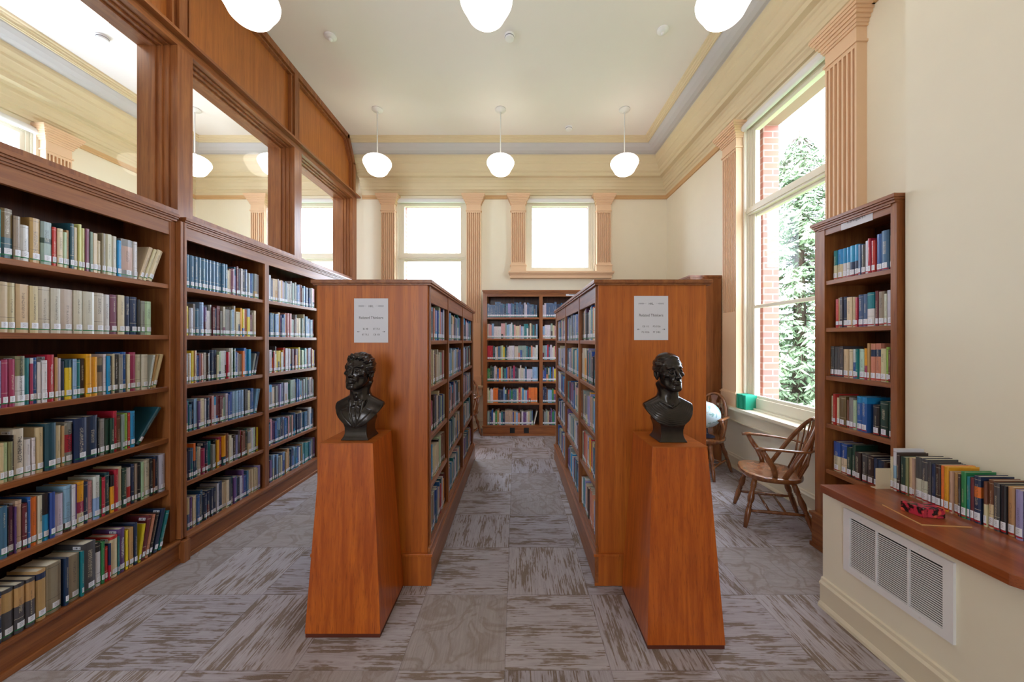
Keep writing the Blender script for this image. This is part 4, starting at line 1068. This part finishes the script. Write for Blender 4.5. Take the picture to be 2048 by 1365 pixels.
SH['C'] = "1777.5 1783.5 180 cr;1784.5 1792 232 wh@.3 lb@.6 wh;1792.5 1798.5 215 dw;1799 1809.5 200 dk;1810 1815 200 ol;1815.5 1822 208 be;1822.5 1826.5 208 pg;1827 1840.5 222 iv@.5 dg;1841 1853.5 222 iv@.5 dg;1854 1861 215 dg;1861.5 1869 210 nv;1869.5 1880 215 dw;1880.5 1886 215 or;1886.5 1896 216 ge;1898 1904 200 pg;1904.5 1915 198 tn;1915.5 1920 198 dw;1920.5 1931 216 gn;1932 1938 200 te;1938.5 1946 200 mr;1946.5 1960 214 nv@.55 or@.78 nv;1966 1972.5 200 cr@.5 br;1973 1985.5 214 cr@.5 br;1986 1998 208 dg;1999 2010.5 206 bk;2011 2025 208 tn;2029 2044 206 vi;2046 2062 212 mr;2064 2079 205 cr"
TITLE = {('A3', 3): ('MARTIN GARDNER', 'THE WHYS OF A PHILOSOPHICAL SCRIVENER'), ('A2', 4): ('THE THIRD CITY', None), ('A1', 8): ('THE PASSIONS', None), ('A3', 9): ('Religion and Metaphysics', None),
         ('A2', 11): ('KARL JASPERS', None), ('A1', 5): ('MERCY AND ALBERICH', None), ('A2', 23): ('WITTGENSTEIN PHILOSOPHY', None), ('A3', 6): ('Leibniz', None), ('A3', 24): ('How The Story Ends', None), ('A0', 20): ('DESCARTES', None),
         ('A0', 16): ('PHILOSOPHY', None)}
ORD = ['bottom', 'fifth', 'fourth', 'third', 'second', 'top']
recs = []          # x, y, z, phi, thickness, height, depth, segs [(frac, colourkey)], lean, shelf phrase, order index, band
def parse(s):
    out = []
    for it in s.split(';'):
        tk = it.strip(); 
        if not tk: continue
        w_ = tk.split(' '); x0, x1, hh = float(w_[0]), float(w_[1]), float(w_[2])/1000
        lean = 0
        if w_[-1].startswith('L'): lean = float(w_[-1][1:]); w_ = w_[:-1]
        segs = []; prev = 0
        toks = ' '.join(w_[3:]).split(' ')
        cur = None
        for t in toks:
            if '@' in t: k, fr = t.split('@'); segs.append((prev, float(fr), k)); prev = float(fr)
            else: segs.append((prev, 1.0, t))
        out.append((x0, x1, hh, segs, lean))
    return out
def add_px(key, Xp, z, phi, phrase, side, band, depth):
    L = parse(SH[key]); n = len(L)
    for i, (x0, x1, hh, segs, lean) in enumerate(L):
        if side < 0: y0 = 711*-Xp/(1032-x0); y1 = 711*-Xp/(1032-x1)
        else: y1 = 711*Xp/(x0-1032); y0 = 711*Xp/(x1-1032)
        recs.append(dict(x=Xp, y=(y0+y1)/2, z=z, phi=phi, t=abs(y1-y0)-.0006, h=hh, d=depth+random.uniform(-.015, .01), segs=segs, lean=lean, ph=phrase, i=i, n=n, key=(key, i), band=band, jit=0 if lean else random.uniform(-.006, .004)))
for k in range(6):
    add_px('A%d' % k, -2.398 if k else -2.350, LEV6[k], 0, ORD[k]+' shelf of the near left bookcase', -1, 'band', .165)
RO = [None, 'fifth', 'fourth', 'third', 'second', 'top']
for k in range(1, 6):
    add_px('R%d' % k, 2.302, LEVR[k], PI, RO[k]+' shelf of the narrow right bookcase', 1, 'redband', .16)
add_px('C', 2.09, CT, PI, 'row on the worktop', 1, 'redband', .155)

FILL = True
MIX = 'cr cr cr iv iv wh wh wh be lk lb lb st st sl nv nv nv bl bl rb cy te te dt gn dk lg gg gy gy dg bk dw br tn tp pg rd cm mr mg pu pl vi or ge ye sa mv'.split()
MIXB = 'lb lb st st sl nv nv bl bl rb cy te dt wh wh lk lk iv cr cr gy gg pu vi mr be dg tn pk'.split()
rnd = random.Random(11)
def run(xa, ya, dirx, diry, phi, L, z, phrase, hmax=.262, hmin=.19, mix=MIX, tmin=.014, tmax=.036, fillto=1.0, first=None, lean_end=False, depth=.165, hid=False):
    """books side by side from (xa,ya) along (dirx,diry) for L metres; spine plane passes through the start"""
    p = .004; i = 0; out = []; key = None
    end = L*fillto
    ser = 0; sc = None; sh = 0; stt = 0
    while True:
        if first and i < first[1]: c, t, hh = first[0], rnd.uniform(.026, .036), .245
        elif ser > 0: c, t, hh = sc, stt, sh; ser -= 1
        else:
            c = rnd.choice(mix); t = tmin+(tmax-tmin)*rnd.random()**1.7; hh = min(hmax, rnd.triangular(hmin, .265, .222))
            if rnd.random() < .10: ser = rnd.randint(1, 3); sc, sh, stt = c, hh, t
        if p+t > end-.004: break
        segs = [(0, 1, c)]
        if rnd.random() < .14: fr = rnd.choice([.3, .5, .7]); segs = [(0, fr, rnd.choice(mix)), (fr, 1, c)]
        out.append(dict(x=xa+dirx*(p+t/2), y=ya+diry*(p+t/2), z=z, phi=phi, t=t-.0005, h=hh, d=depth*rnd.uniform(.82, 1), segs=segs, lean=0, ph=phrase, i=i, n=0, key=None, band='band', jit=rnd.uniform(-.008, .004), hid=hid))
        p += t; i += 1
    if lean_end and end < L-.04:
        for k in range(3):
            t = rnd.uniform(.018, .026); hh = rnd.uniform(.20, .235)
            a = 13+k*1.5
            if p+.012+t+hh*math.sin(math.radians(a)) > L-.004: break
            p += .006
            out.append(dict(x=xa+dirx*(p+t/2), y=ya+diry*(p+t/2), z=z, phi=phi, t=t, h=hh, d=depth*.95, segs=[(0, 1, rnd.choice(mix))], lean=a, ph=phrase, i=i, n=0, key=None, band='band', jit=0, hid=hid)); p += t; i += 1
    for r in out: r['n'] = i
    recs.extend(out)
for bi, (ya, yb) in enumerate([(2.553, 3.355), (3.41, 4.25), (4.31, 5.12), (5.18, 5.88)]):
    for k, z in enumerate(LEV6):
        nm = ['first', 'second', 'third', 'fourth'][bi]
        fl = [1, .97, .9, .84, .93, .99][k] if bi == 0 else .99
        run(-2.395, ya, 0, 1, 0, yb-ya, z, '%s shelf, %s bay of the long left bookcase' % (ORD[k], nm), mix=(MIXB if (bi and k != 3) or k in (0, 2) else MIX), fillto=fl, first=('st', 13) if (bi == 0 and k == 5) else None, lean_end=bi == 0 and k in (2, 3), tmin=.016 if bi == 0 else .014)
for ya, yb in [(2.307, 2.883), (2.927, 3.678), (3.722, 4.498)]:
    for k, z in enumerate(LEV5):
        o5 = ['bottom', 'fourth', 'third', 'second', 'top'][k]
        nm = {2.307: 'near', 2.927: 'middle', 3.722: 'far'}[ya]
        run(-.572, ya, 0, 1, 0, yb-ya, z, '%s shelf, %s bay of the range left of the aisle' % (o5, nm), hmax=.25, tmin=.022, tmax=.05, mix=MIXB if ya > 2.9 else MIX)
        run(.534, yb, 0, -1, PI, yb-ya, z, '%s shelf, %s bay of the range right of the aisle' % (o5, nm), hmax=.25, tmin=.022, tmax=.05, mix=MIXB if ya > 2.9 else MIX)
        run(-1.253, yb, 0, -1, PI, yb-ya, z, 'hidden', hmax=.25, hid=True)
        run(1.200, ya, 0, 1, 0, yb-ya, z, 'hidden', hmax=.25, hid=True)
for bi, (xa, xb) in enumerate([(-.475, .382), (.437, 1.30)]):
    for k, z in enumerate(LEV6):
        mx = {5: ['sl', 'sl', 'vi', 'lk', 'sl', 'nv', 'st'], 4: ['wh', 'wh', 'iv', 'cr', 'gg', 'te', 'pk', 'dg', 'lb']}.get(k, MIX)
        run(xa, 5.855, 1, 0, -PI/2, xb-xa, z, '%s shelf, %s bay of the back wall bookcase' % (ORD[k], ['left', 'right'][bi]), mix=mx, tmin=.022, tmax=.036, fillto=.985 if k else .9, lean_end=k == 0)

for k, z in enumerate(LEV6):
    xs_ = -2.398 if k else -2.350; x0_ = parse(SH['A%d' % k])[0][0]; yf_ = 711*-xs_/(1032-x0_)
    run(xs_, 1.442, 0, 1, 0, yf_-1.444, z, 'hidden', hid=True, tmin=.024, tmax=.05)
for ya, yb in ((4.64, 5.30), (5.34, 6.06)):
    for z in LEV6: run(2.296, yb, 0, -1, PI, yb-ya, z, 'hidden', hid=True)
CAMP = Vector((0, 0, 1.55))
def area_px(r):
    if r.get('hid'): return 0
    nrm = Vector((math.cos(r['phi']), math.sin(r['phi']), 0)); p = Vector((r['x'], r['y'], r['z']+r['h']/2)); v = CAMP-p
    dpt = r['y']
    if dpt < .2: return 0
    px = 1032+711*r['x']/r['y']; py = 682-711*(r['z']+.1-1.55)/r['y']
    if px > 2075 or px < -30 or py > 1380: return 0
    a = r['t']*r['h']*max(0, v.dot(nrm))/v.length/dpt**2
    top = .25*r['t']*r['d']*max(0, v.z)/v.length/dpt**2
    return a+top
# books really hidden behind the near objects do not count as the largest
def blocked(r):
    px = 1032+711*r['x']/r['y']
    if r['x'] < -2 and px > 628: return True
    if r['x'] > .4 and r['y'] > 5 and px > 1105: return True
    return False
for r in recs: r['a'] = 0 if blocked(r) else area_px(r)
order = sorted(recs, key=lambda r: -r['a'])
for i, r in enumerate(order): r['solo'] = i < 300
def lin(k): return hx(PAL[k][1])
RB = random.Random(5)
def book_geo(r, simple):
    """returns lists for cover (verts, faces, cols, uvs), in book-local frame: spine at x=0 facing +x, thickness along y, z up"""
    t, hh, d = r['t'], r['h'], r['d']; V = []; F = []; C = []; U = []
    rn = RB.random()
    def quad(pts, c, uv=None):
        b = len(V); V.extend(pts); F.append(tuple(range(b, b+len(pts)))); C.append(c); U.append(uv or [(0, 0)]*len(pts))
    cut = r['segs']
    bow_ = 0 if simple else min(.006, t*.22)
    if simple: prof = [(0, -t/2), (0, t/2)]
    else:
        prof = [(-bow_*(2*k/4-1)**2-(.0 if 0 < k < 4 else .0008), -t/2+t*k/4) for k in range(5)]
    for z0f, z1f, k in cut:
        c = (*[q*RB.uniform(.93, 1.05) for q in lin(k)], rn) ; z0, z1 = z0f*hh, z1f*hh
        for a, b in zip(prof, prof[1:]):
            u0 = (a[1]+t/2)/t; u1 = (b[1]+t/2)/t
            quad([(a[0], a[1], z0), (b[0], b[1], z0), (b[0], b[1], z1), (a[0], a[1], z1)], c, [(u0, z0f), (u1, z0f), (u1, z1f), (u0, z1f)])
        # boards (z0 band continues onto the covers)
        xa = prof[0][0]
        quad([(-d, -t/2, z0), (xa, -t/2, z0), (xa, -t/2, z1), (-d, -t/2, z1)], c)
        quad([(xa, t/2, z0), (-d, t/2, z0), (-d, t/2, z1), (xa, t/2, z1)], c)
    return V, F, C, U, prof, rn
def add_box_faces(V, F, C, U, x0, x1, y0, y1, z0, z1, c):
    b = len(V); V += [(x0,y0,z0),(x1,y0,z0),(x1,y1,z0),(x0,y1,z0),(x0,y0,z1),(x1,y0,z1),(x1,y1,z1),(x0,y1,z1)]
    for q in ((0,3,2,1),(4,5,6,7),(0,1,5,4),(1,2,6,5),(2,3,7,6),(3,0,4,7)):
        F.append(tuple(b+i for i in q)); C.append(c); U.append([(0, 0)]*4)
def finish(name, V, F, C, U, mats, mi=None, smooth=False):
    me = bpy.data.meshes.new(name); me.from_pydata(V, [], F)
    for m in mats: me.materials.append(m)
    ca = me.color_attributes.new('Col', 'FLOAT_COLOR', 'CORNER'); uvl = me.uv_layers.new(name='UVMap')
    cols = []; uvs = []
    for f, c, u in zip(F, C, U):
        for k in range(len(f)): cols += list(c); uvs += list(u[k])
    ca.data.foreach_set('color', cols); uvl.data.foreach_set('uv', uvs)
    if mi: me.polygons.foreach_set('material_index', mi)
    me.update(); return me
def xform(r):
    off = r['jit']
    nx_, ny_ = math.cos(r['phi']), math.sin(r['phi'])
    L = Matrix.Translation((r['x']+nx_*off, r['y']+ny_*off, r['z']+.0004)) @ Matrix.Rotation(r['phi'], 4, 'Z')
    if r['lean']:
        a = math.radians(r['lean']); py = r['t']/2*math.cos(a) if True else 0
        L = L @ Matrix.Translation((0, r['t']/2, 0)) @ Matrix.Rotation(-a, 4, 'X') @ Matrix.Translation((0, -r['t']/2, 0))
    return L
PG = (*hx('cfc6b2'), .5)
stuffV, stuffF, stuffC, stuffU, stuffM = [], [], [], [], []
solo = []
for r in recs:
    if not r['solo']:
        if r.get('hid') and False: continue
        V, F, C, U, prof, rn = book_geo(r, True); mi = [0]*len(F)
        t, hh, d = r['t'], r['h'], r['d']; c0 = (*[q for q in lin(r['segs'][-1][2])], rn)
        # top: board rims and pages
        b = len(V); V += [(-d, -t/2, hh), (0, -t/2, hh), (0, t/2, hh), (-d, t/2, hh)]; F.append((b, b+1, b+2, b+3)); C.append(c0); U.append([(0, 0)]*4); mi.append(0)
        e_ = min(.003, t*.2)
        b = len(V); V += [(-d, -t/2+e_, hh+.0003), (-.004, -t/2+e_, hh+.0003), (-.004, t/2-e_, hh+.0003), (-d, t/2-e_, hh+.0003)]; F.append((b, b+1, b+2, b+3)); C.append(PG); U.append([(0, 0)]*4); mi.append(0)
        lw = min(t*.46, .013)
        b = len(V); V += [(.0006, -lw, .020), (.0006, lw, .020), (.0006, lw, .046), (.0006, -lw, .046)]; F.append((b, b+1, b+2, b+3)); C.append(PG); U.append([(0, 0), (1, 0), (1, 1), (0, 1)]); mi.append(1)
        b = len(V); V += [(.0009, -t/2, .012), (.0009, t/2, .012), (.0009, t/2, .019), (.0009, -t/2, .019)]; F.append((b, b+1, b+2, b+3)); C.append(PG); U.append([(0, 0)]*4); mi.append(2 if r['band'] == 'band' else 3)
        L = xform(r); b0 = len(stuffV)
        stuffV += [tuple(L @ Vector(v)) for v in V]; stuffF += [tuple(b0+i for i in f) for f in F]; stuffC += C; stuffU += U; stuffM += mi
    else: solo.append(r)
o = bpy.data.objects.new('book_rows', finish('book_rows', stuffV, stuffF, stuffC, stuffU, [M['book'], M['label'], M['band'], M['redband']], stuffM)); COL.objects.link(o)
tag(o, 'smaller distant library books filling the long, free-standing and back wall bookcases', 'books', kind='stuff')
# neighbours for labels
byrow = {}
for r in recs: byrow.setdefault(r['ph'], {})[r['i']] = r
def cname(r): return PAL[max(r['segs'], key=lambda q: q[1]-q[0])[2]][0]
def looks(r):
    ks = [q[2] for q in r['segs']]
    if len(ks) == 1: s_ = cname(r)
    elif len(ks) == 2: s_ = '%s over %s' % (PAL[ks[1]][0], PAL[ks[0]][0])
    else: s_ = '%s banded %s' % (PAL[ks[1]][0], PAL[ks[0]][0])
    size = 'leaning ' if r['lean'] else ('thick ' if r['t'] > .04 else ('thin ' if r['t'] < .015 else ''))
    return size+s_
cand = {}
for r in solo:
    row = byrow[r['ph']]; p_, n_ = row.get(r['i']-1), row.get(r['i']+1)
    r['l1'] = '%s book, %s' % (looks(r), r['ph'])
    if p_ and n_: r['l2'] = '%s book between %s and %s, %s' % (looks(r), cname(p_), cname(n_), r['ph'])
    else: r['l2'] = '%s book at the %s end, %s' % (looks(r), 'left' if not p_ else 'right', r['ph'])
    cand[r['l1']] = cand.get(r['l1'], 0)+1; cand[r['l2']] = cand.get(r['l2'], 0)+1
NUM = 'zeroth first second third fourth fifth sixth seventh eighth ninth tenth eleventh twelfth thirteenth fourteenth fifteenth sixteenth seventeenth eighteenth nineteenth twentieth'.split()
for r in solo:
    if cand[r['l1']] == 1: r['lab'] = r['l1']
    elif cand[r['l2']] == 1 and len(r['l2'].split()) <= 16: r['lab'] = r['l2']
    else:
        fromL = r['i']+1; fromR = r['n']-r['i']
        nn, sd = (fromL, 'left') if fromL <= fromR else (fromR, 'right')
        r['lab'] = '%s book, %s from %s, %s' % (cname(r), NUM[nn] if nn < 21 else str(nn), sd, r['ph'])
    if len(r['lab'].split()) > 16: r['lab'] = '%s book, %s from left, %s' % (cname(r), NUM[min(20, r['i']+1)], r['ph'])
    if len(r['lab'].split()) > 16: r['lab'] = r['lab'].replace(' of the range', ', range')
    t, hh, d = r['t'], r['h'], r['d']
    V, F, C, U, prof, rn = book_geo(r, False)
    c0 = (*lin(r['segs'][-1][2]), rn); c1 = (*lin(r['segs'][0][2]), rn)
    e_ = min(.0028, t*.18); xs = prof[0][0]
    if r['t'] > .011:
        # board rims: top and bottom of each board and the spine
        for zz, cc, flip in ((hh, c0, 0), (0, c1, 1)):
            for (y0, y1) in ((-t/2, -t/2+e_), (t/2-e_, t/2)):
                b = len(V); q = [(-d, y0, zz), (xs, y0, zz), (xs, y1, zz), (-d, y1, zz)]; V += q[::-1] if flip else q; F.append((b, b+1, b+2, b+3)); C.append(cc); U.append([(0, 0)]*4)
            b = len(V); q = [(-.006, -t/2+e_, zz), (-.006, t/2-e_, zz)]+[(p[0], p[1], zz) for p in prof[::-1]]
            q = [(-.006, -t/2, zz)]+[(p[0], p[1], zz) for p in prof]+[(-.006, t/2, zz)]
            V += q[::-1] if flip else q; F.append(tuple(range(b, b+len(q)))); C.append(cc); U.append([(0, 0)]*len(q))
        # inner sides of boards above the page block and fore-edge rims
        for y_, s_ in ((-t/2+e_, 1), (t/2-e_, -1)):
            b = len(V); V += [(-d, y_, 0), (-.006, y_, 0), (-.006, y_, hh), (-d, y_, hh)]; F.append((b, b+1, b+2, b+3)); C.append(c0); U.append([(0, 0)]*4)
        for (y0, y1) in ((-t/2, -t/2+e_), (t/2-e_, t/2)):
            b = len(V); V += [(-d, y0, 0), (-d, y0, hh), (-d, y1, hh), (-d, y1, 0)]; F.append((b, b+1, b+2, b+3)); C.append(c0); U.append([(0, 0)]*4)
    else:
        b = len(V); V += [(-d, -t/2, hh), (xs, -t/2, hh), (xs, t/2, hh), (-d, t/2, hh)]; F.append((b, b+1, b+2, b+3)); C.append(c0); U.append([(0, 0)]*4)
    bo = bpy.data.objects.new('book', finish('book', V, F, C, U, [M['book']])); COL.objects.link(bo)
    bo.matrix_world = xform(r)
    tag(bo, r['lab'], 'book', 'books on the '+r['ph'] if not r['ph'].startswith('row') else 'books on the worktop')
    if r['t'] > .011:
        MB().box(-d+.004, -.006, -t/2+e_, t/2-e_, .003, hh-.0035).build('pages', M['pages'], bo)
    # tape and call number label follow the rounded spine
    def wrap(z0, z1, y0, y1, lift, mat, name):
        Vv, Ff, Cc, Uu = [], [], [], []
        N_ = 4; ys = [y0+(y1-y0)*k/N_ for k in range(N_+1)]
        def xo(y): return -min(.006, t*.22)*(2*y/t)**2+lift
        for k in range(N_+1): Vv += [(xo(ys[k]), ys[k], z0), (xo(ys[k]), ys[k], z1)]
        for k in range(N_): Ff.append((2*k, 2*k+2, 2*k+3, 2*k+1)); Cc.append(PG); u0, u1 = k/N_, (k+1)/N_; Uu.append([(u0, 0), (u1, 0), (u1, 1), (u0, 1)])
        q = bpy.data.objects.new(name, finish(name, Vv, Ff, Cc, Uu, [mat])); COL.objects.link(q); q.parent = bo; return q
    red = r['band'] != 'band'
    lw = min(t*.46, .0145)
    zb_, zl = (.008, .016) if red else (.016, .022)
    wrap(zb_, zb_+(.006 if red else .005), -t*.49, t*.49, .0007, M[r['band']], 'spine_tape')
    cen = t*.10 if (t > .02 and not red) else 0
    wrap(zl, zl+(.028 if not red else .034), max(-t*.48, cen-lw), min(t*.48, cen+lw), .0012, M['label'], 'call_number_label')
    # barcode sticker on the cover side that faces the viewer
    sy = -1 if r['phi'] == 0 else 1
    if t > .02 and RB.random() < .5 and r['x'] < 0:
        q = finish('barcode_label', [(-.060, sy*(t/2+.0006), hh-.026), (-.018, sy*(t/2+.0006), hh-.026), (-.018, sy*(t/2+.0006), hh-.010), (-.060, sy*(t/2+.0006), hh-.010)], [(0, 1, 2, 3)], [PG], [[(0, 0), (1, 0), (1, 1), (0, 1)]], [M['barcode']])
        q = bpy.data.objects.new('barcode_label', q); COL.objects.link(q); q.parent = bo
    if r['key'] in TITLE:
        t1, t2 = TITLE[r['key']]
        lumc = sum(lin(r['segs'][-1][2]))/3
        for tx, zc, lum in ((t1, .79 if t2 else .58, lumc), (t2, .38, 1)):
            if not tx: continue
            sz = min(t*.55, (hh*(.36 if t2 else .55))/(len(tx)*.55)); 
            text_mesh(tx, sz, M['ink'] if lum > .2 else M['paper'], 'title_lettering', bo, (.0012, 0, hh*zc), (0, PI/2, 0), ext=.0002).rotation_euler = Matrix(((0, 0, 1), (0, 1, 0), (-1, 0, 0))).to_euler()

# ------------------------------------------------------------------ outdoors
o = MB().box(-30, 45, YB+.5, 60, -2.0, -1.8).box(XR+.6, 45, -20, YB+.5, -2.0, -1.8).build('lawn', M['grass']); tag(o, kind='structure')
tr_ = tag(empty('spruce_tree', (7.9, 9.9, -1.8)), 'bright green spruce tree outside the tall right window', 'tree')
MB().tube([(0, 0, 0), (0, 0, 5), (0, 0, 9.2)], [.22, .13, .02], 10).build('trunk', M['bark'], tr_, smooth=True)
rt = random.Random(3)
nv, nf = [], []; br = MB()
for lvl in range(48):
    zz = .5+lvl*.18; R_ = 3.4*(1-zz/9.8)**.8
    for k in range(8):
        th = rt.random()*2*PI; L_ = R_*rt.uniform(.75, 1.1)
        dirv = Vector((math.cos(th), math.sin(th), 0)); side = Vector((-dirv.y, dirv.x, 0))
        pts = [dirv*(L_*q)+Vector((0, 0, zz+.25*q-.85*q*q+rt.uniform(-.02, .02))) for q in (0, .3, .6, .85, 1)]
        br.tube(pts, [.02, .014, .009, .005, .003], 4)
        for _ in range(int(52*L_/2.5)+4):
            q = rt.random()**.7; i0 = min(3, int(q*4)); c = pts[i0].lerp(pts[i0+1], rt.random())
            c = c+side*rt.gauss(0, .17*(1.15-q))
            for j in range(3):
                v = (dirv*rt.uniform(-.1, .5)+side*rt.uniform(-1, 1)+Vector((0, 0, rt.uniform(-1.3, -.2)))).normalized()*rt.uniform(.12, .26)
                w2 = v.orthogonal().normalized()*.026
                b = len(nv); nv += [tuple(c-w2), tuple(c+w2), tuple(c+v*.6+w2*.8), tuple(c+v), tuple(c+v*.6-w2*.8)]; nf.append((b, b+1, b+2, b+3, b+4))
br.build('branches', M['bark'], tr_)
me = bpy.data.meshes.new('foliage'); me.from_pydata(nv, [], nf); me.materials.append(M['needles']); me.update()
fo = bpy.data.objects.new('foliage', me); COL.objects.link(fo); fo.parent = tr_
# slate roof seen through the next room's window
e = tag(empty('neighbouring_house', (-9.0, 20, -1.8)), 'distant grey roof seen through the far window of the next room', 'building')
MB().box(-6, 6, -3, 3, 0, 4.2).build('wall', M['brick'], e)
m = MB(); m.v = [(-6.4, -3.4, 4.1), (6.4, -3.4, 4.1), (6.4, 3.4, 4.1), (-6.4, 3.4, 4.1), (-4.5, 0, 6.9), (2.5, 0, 6.9)]; m.f = [(0, 1, 5, 4), (1, 2, 5), (2, 3, 4, 5), (3, 0, 4), (3, 2, 1, 0)]
m.build('roof', M['roofing'], e)
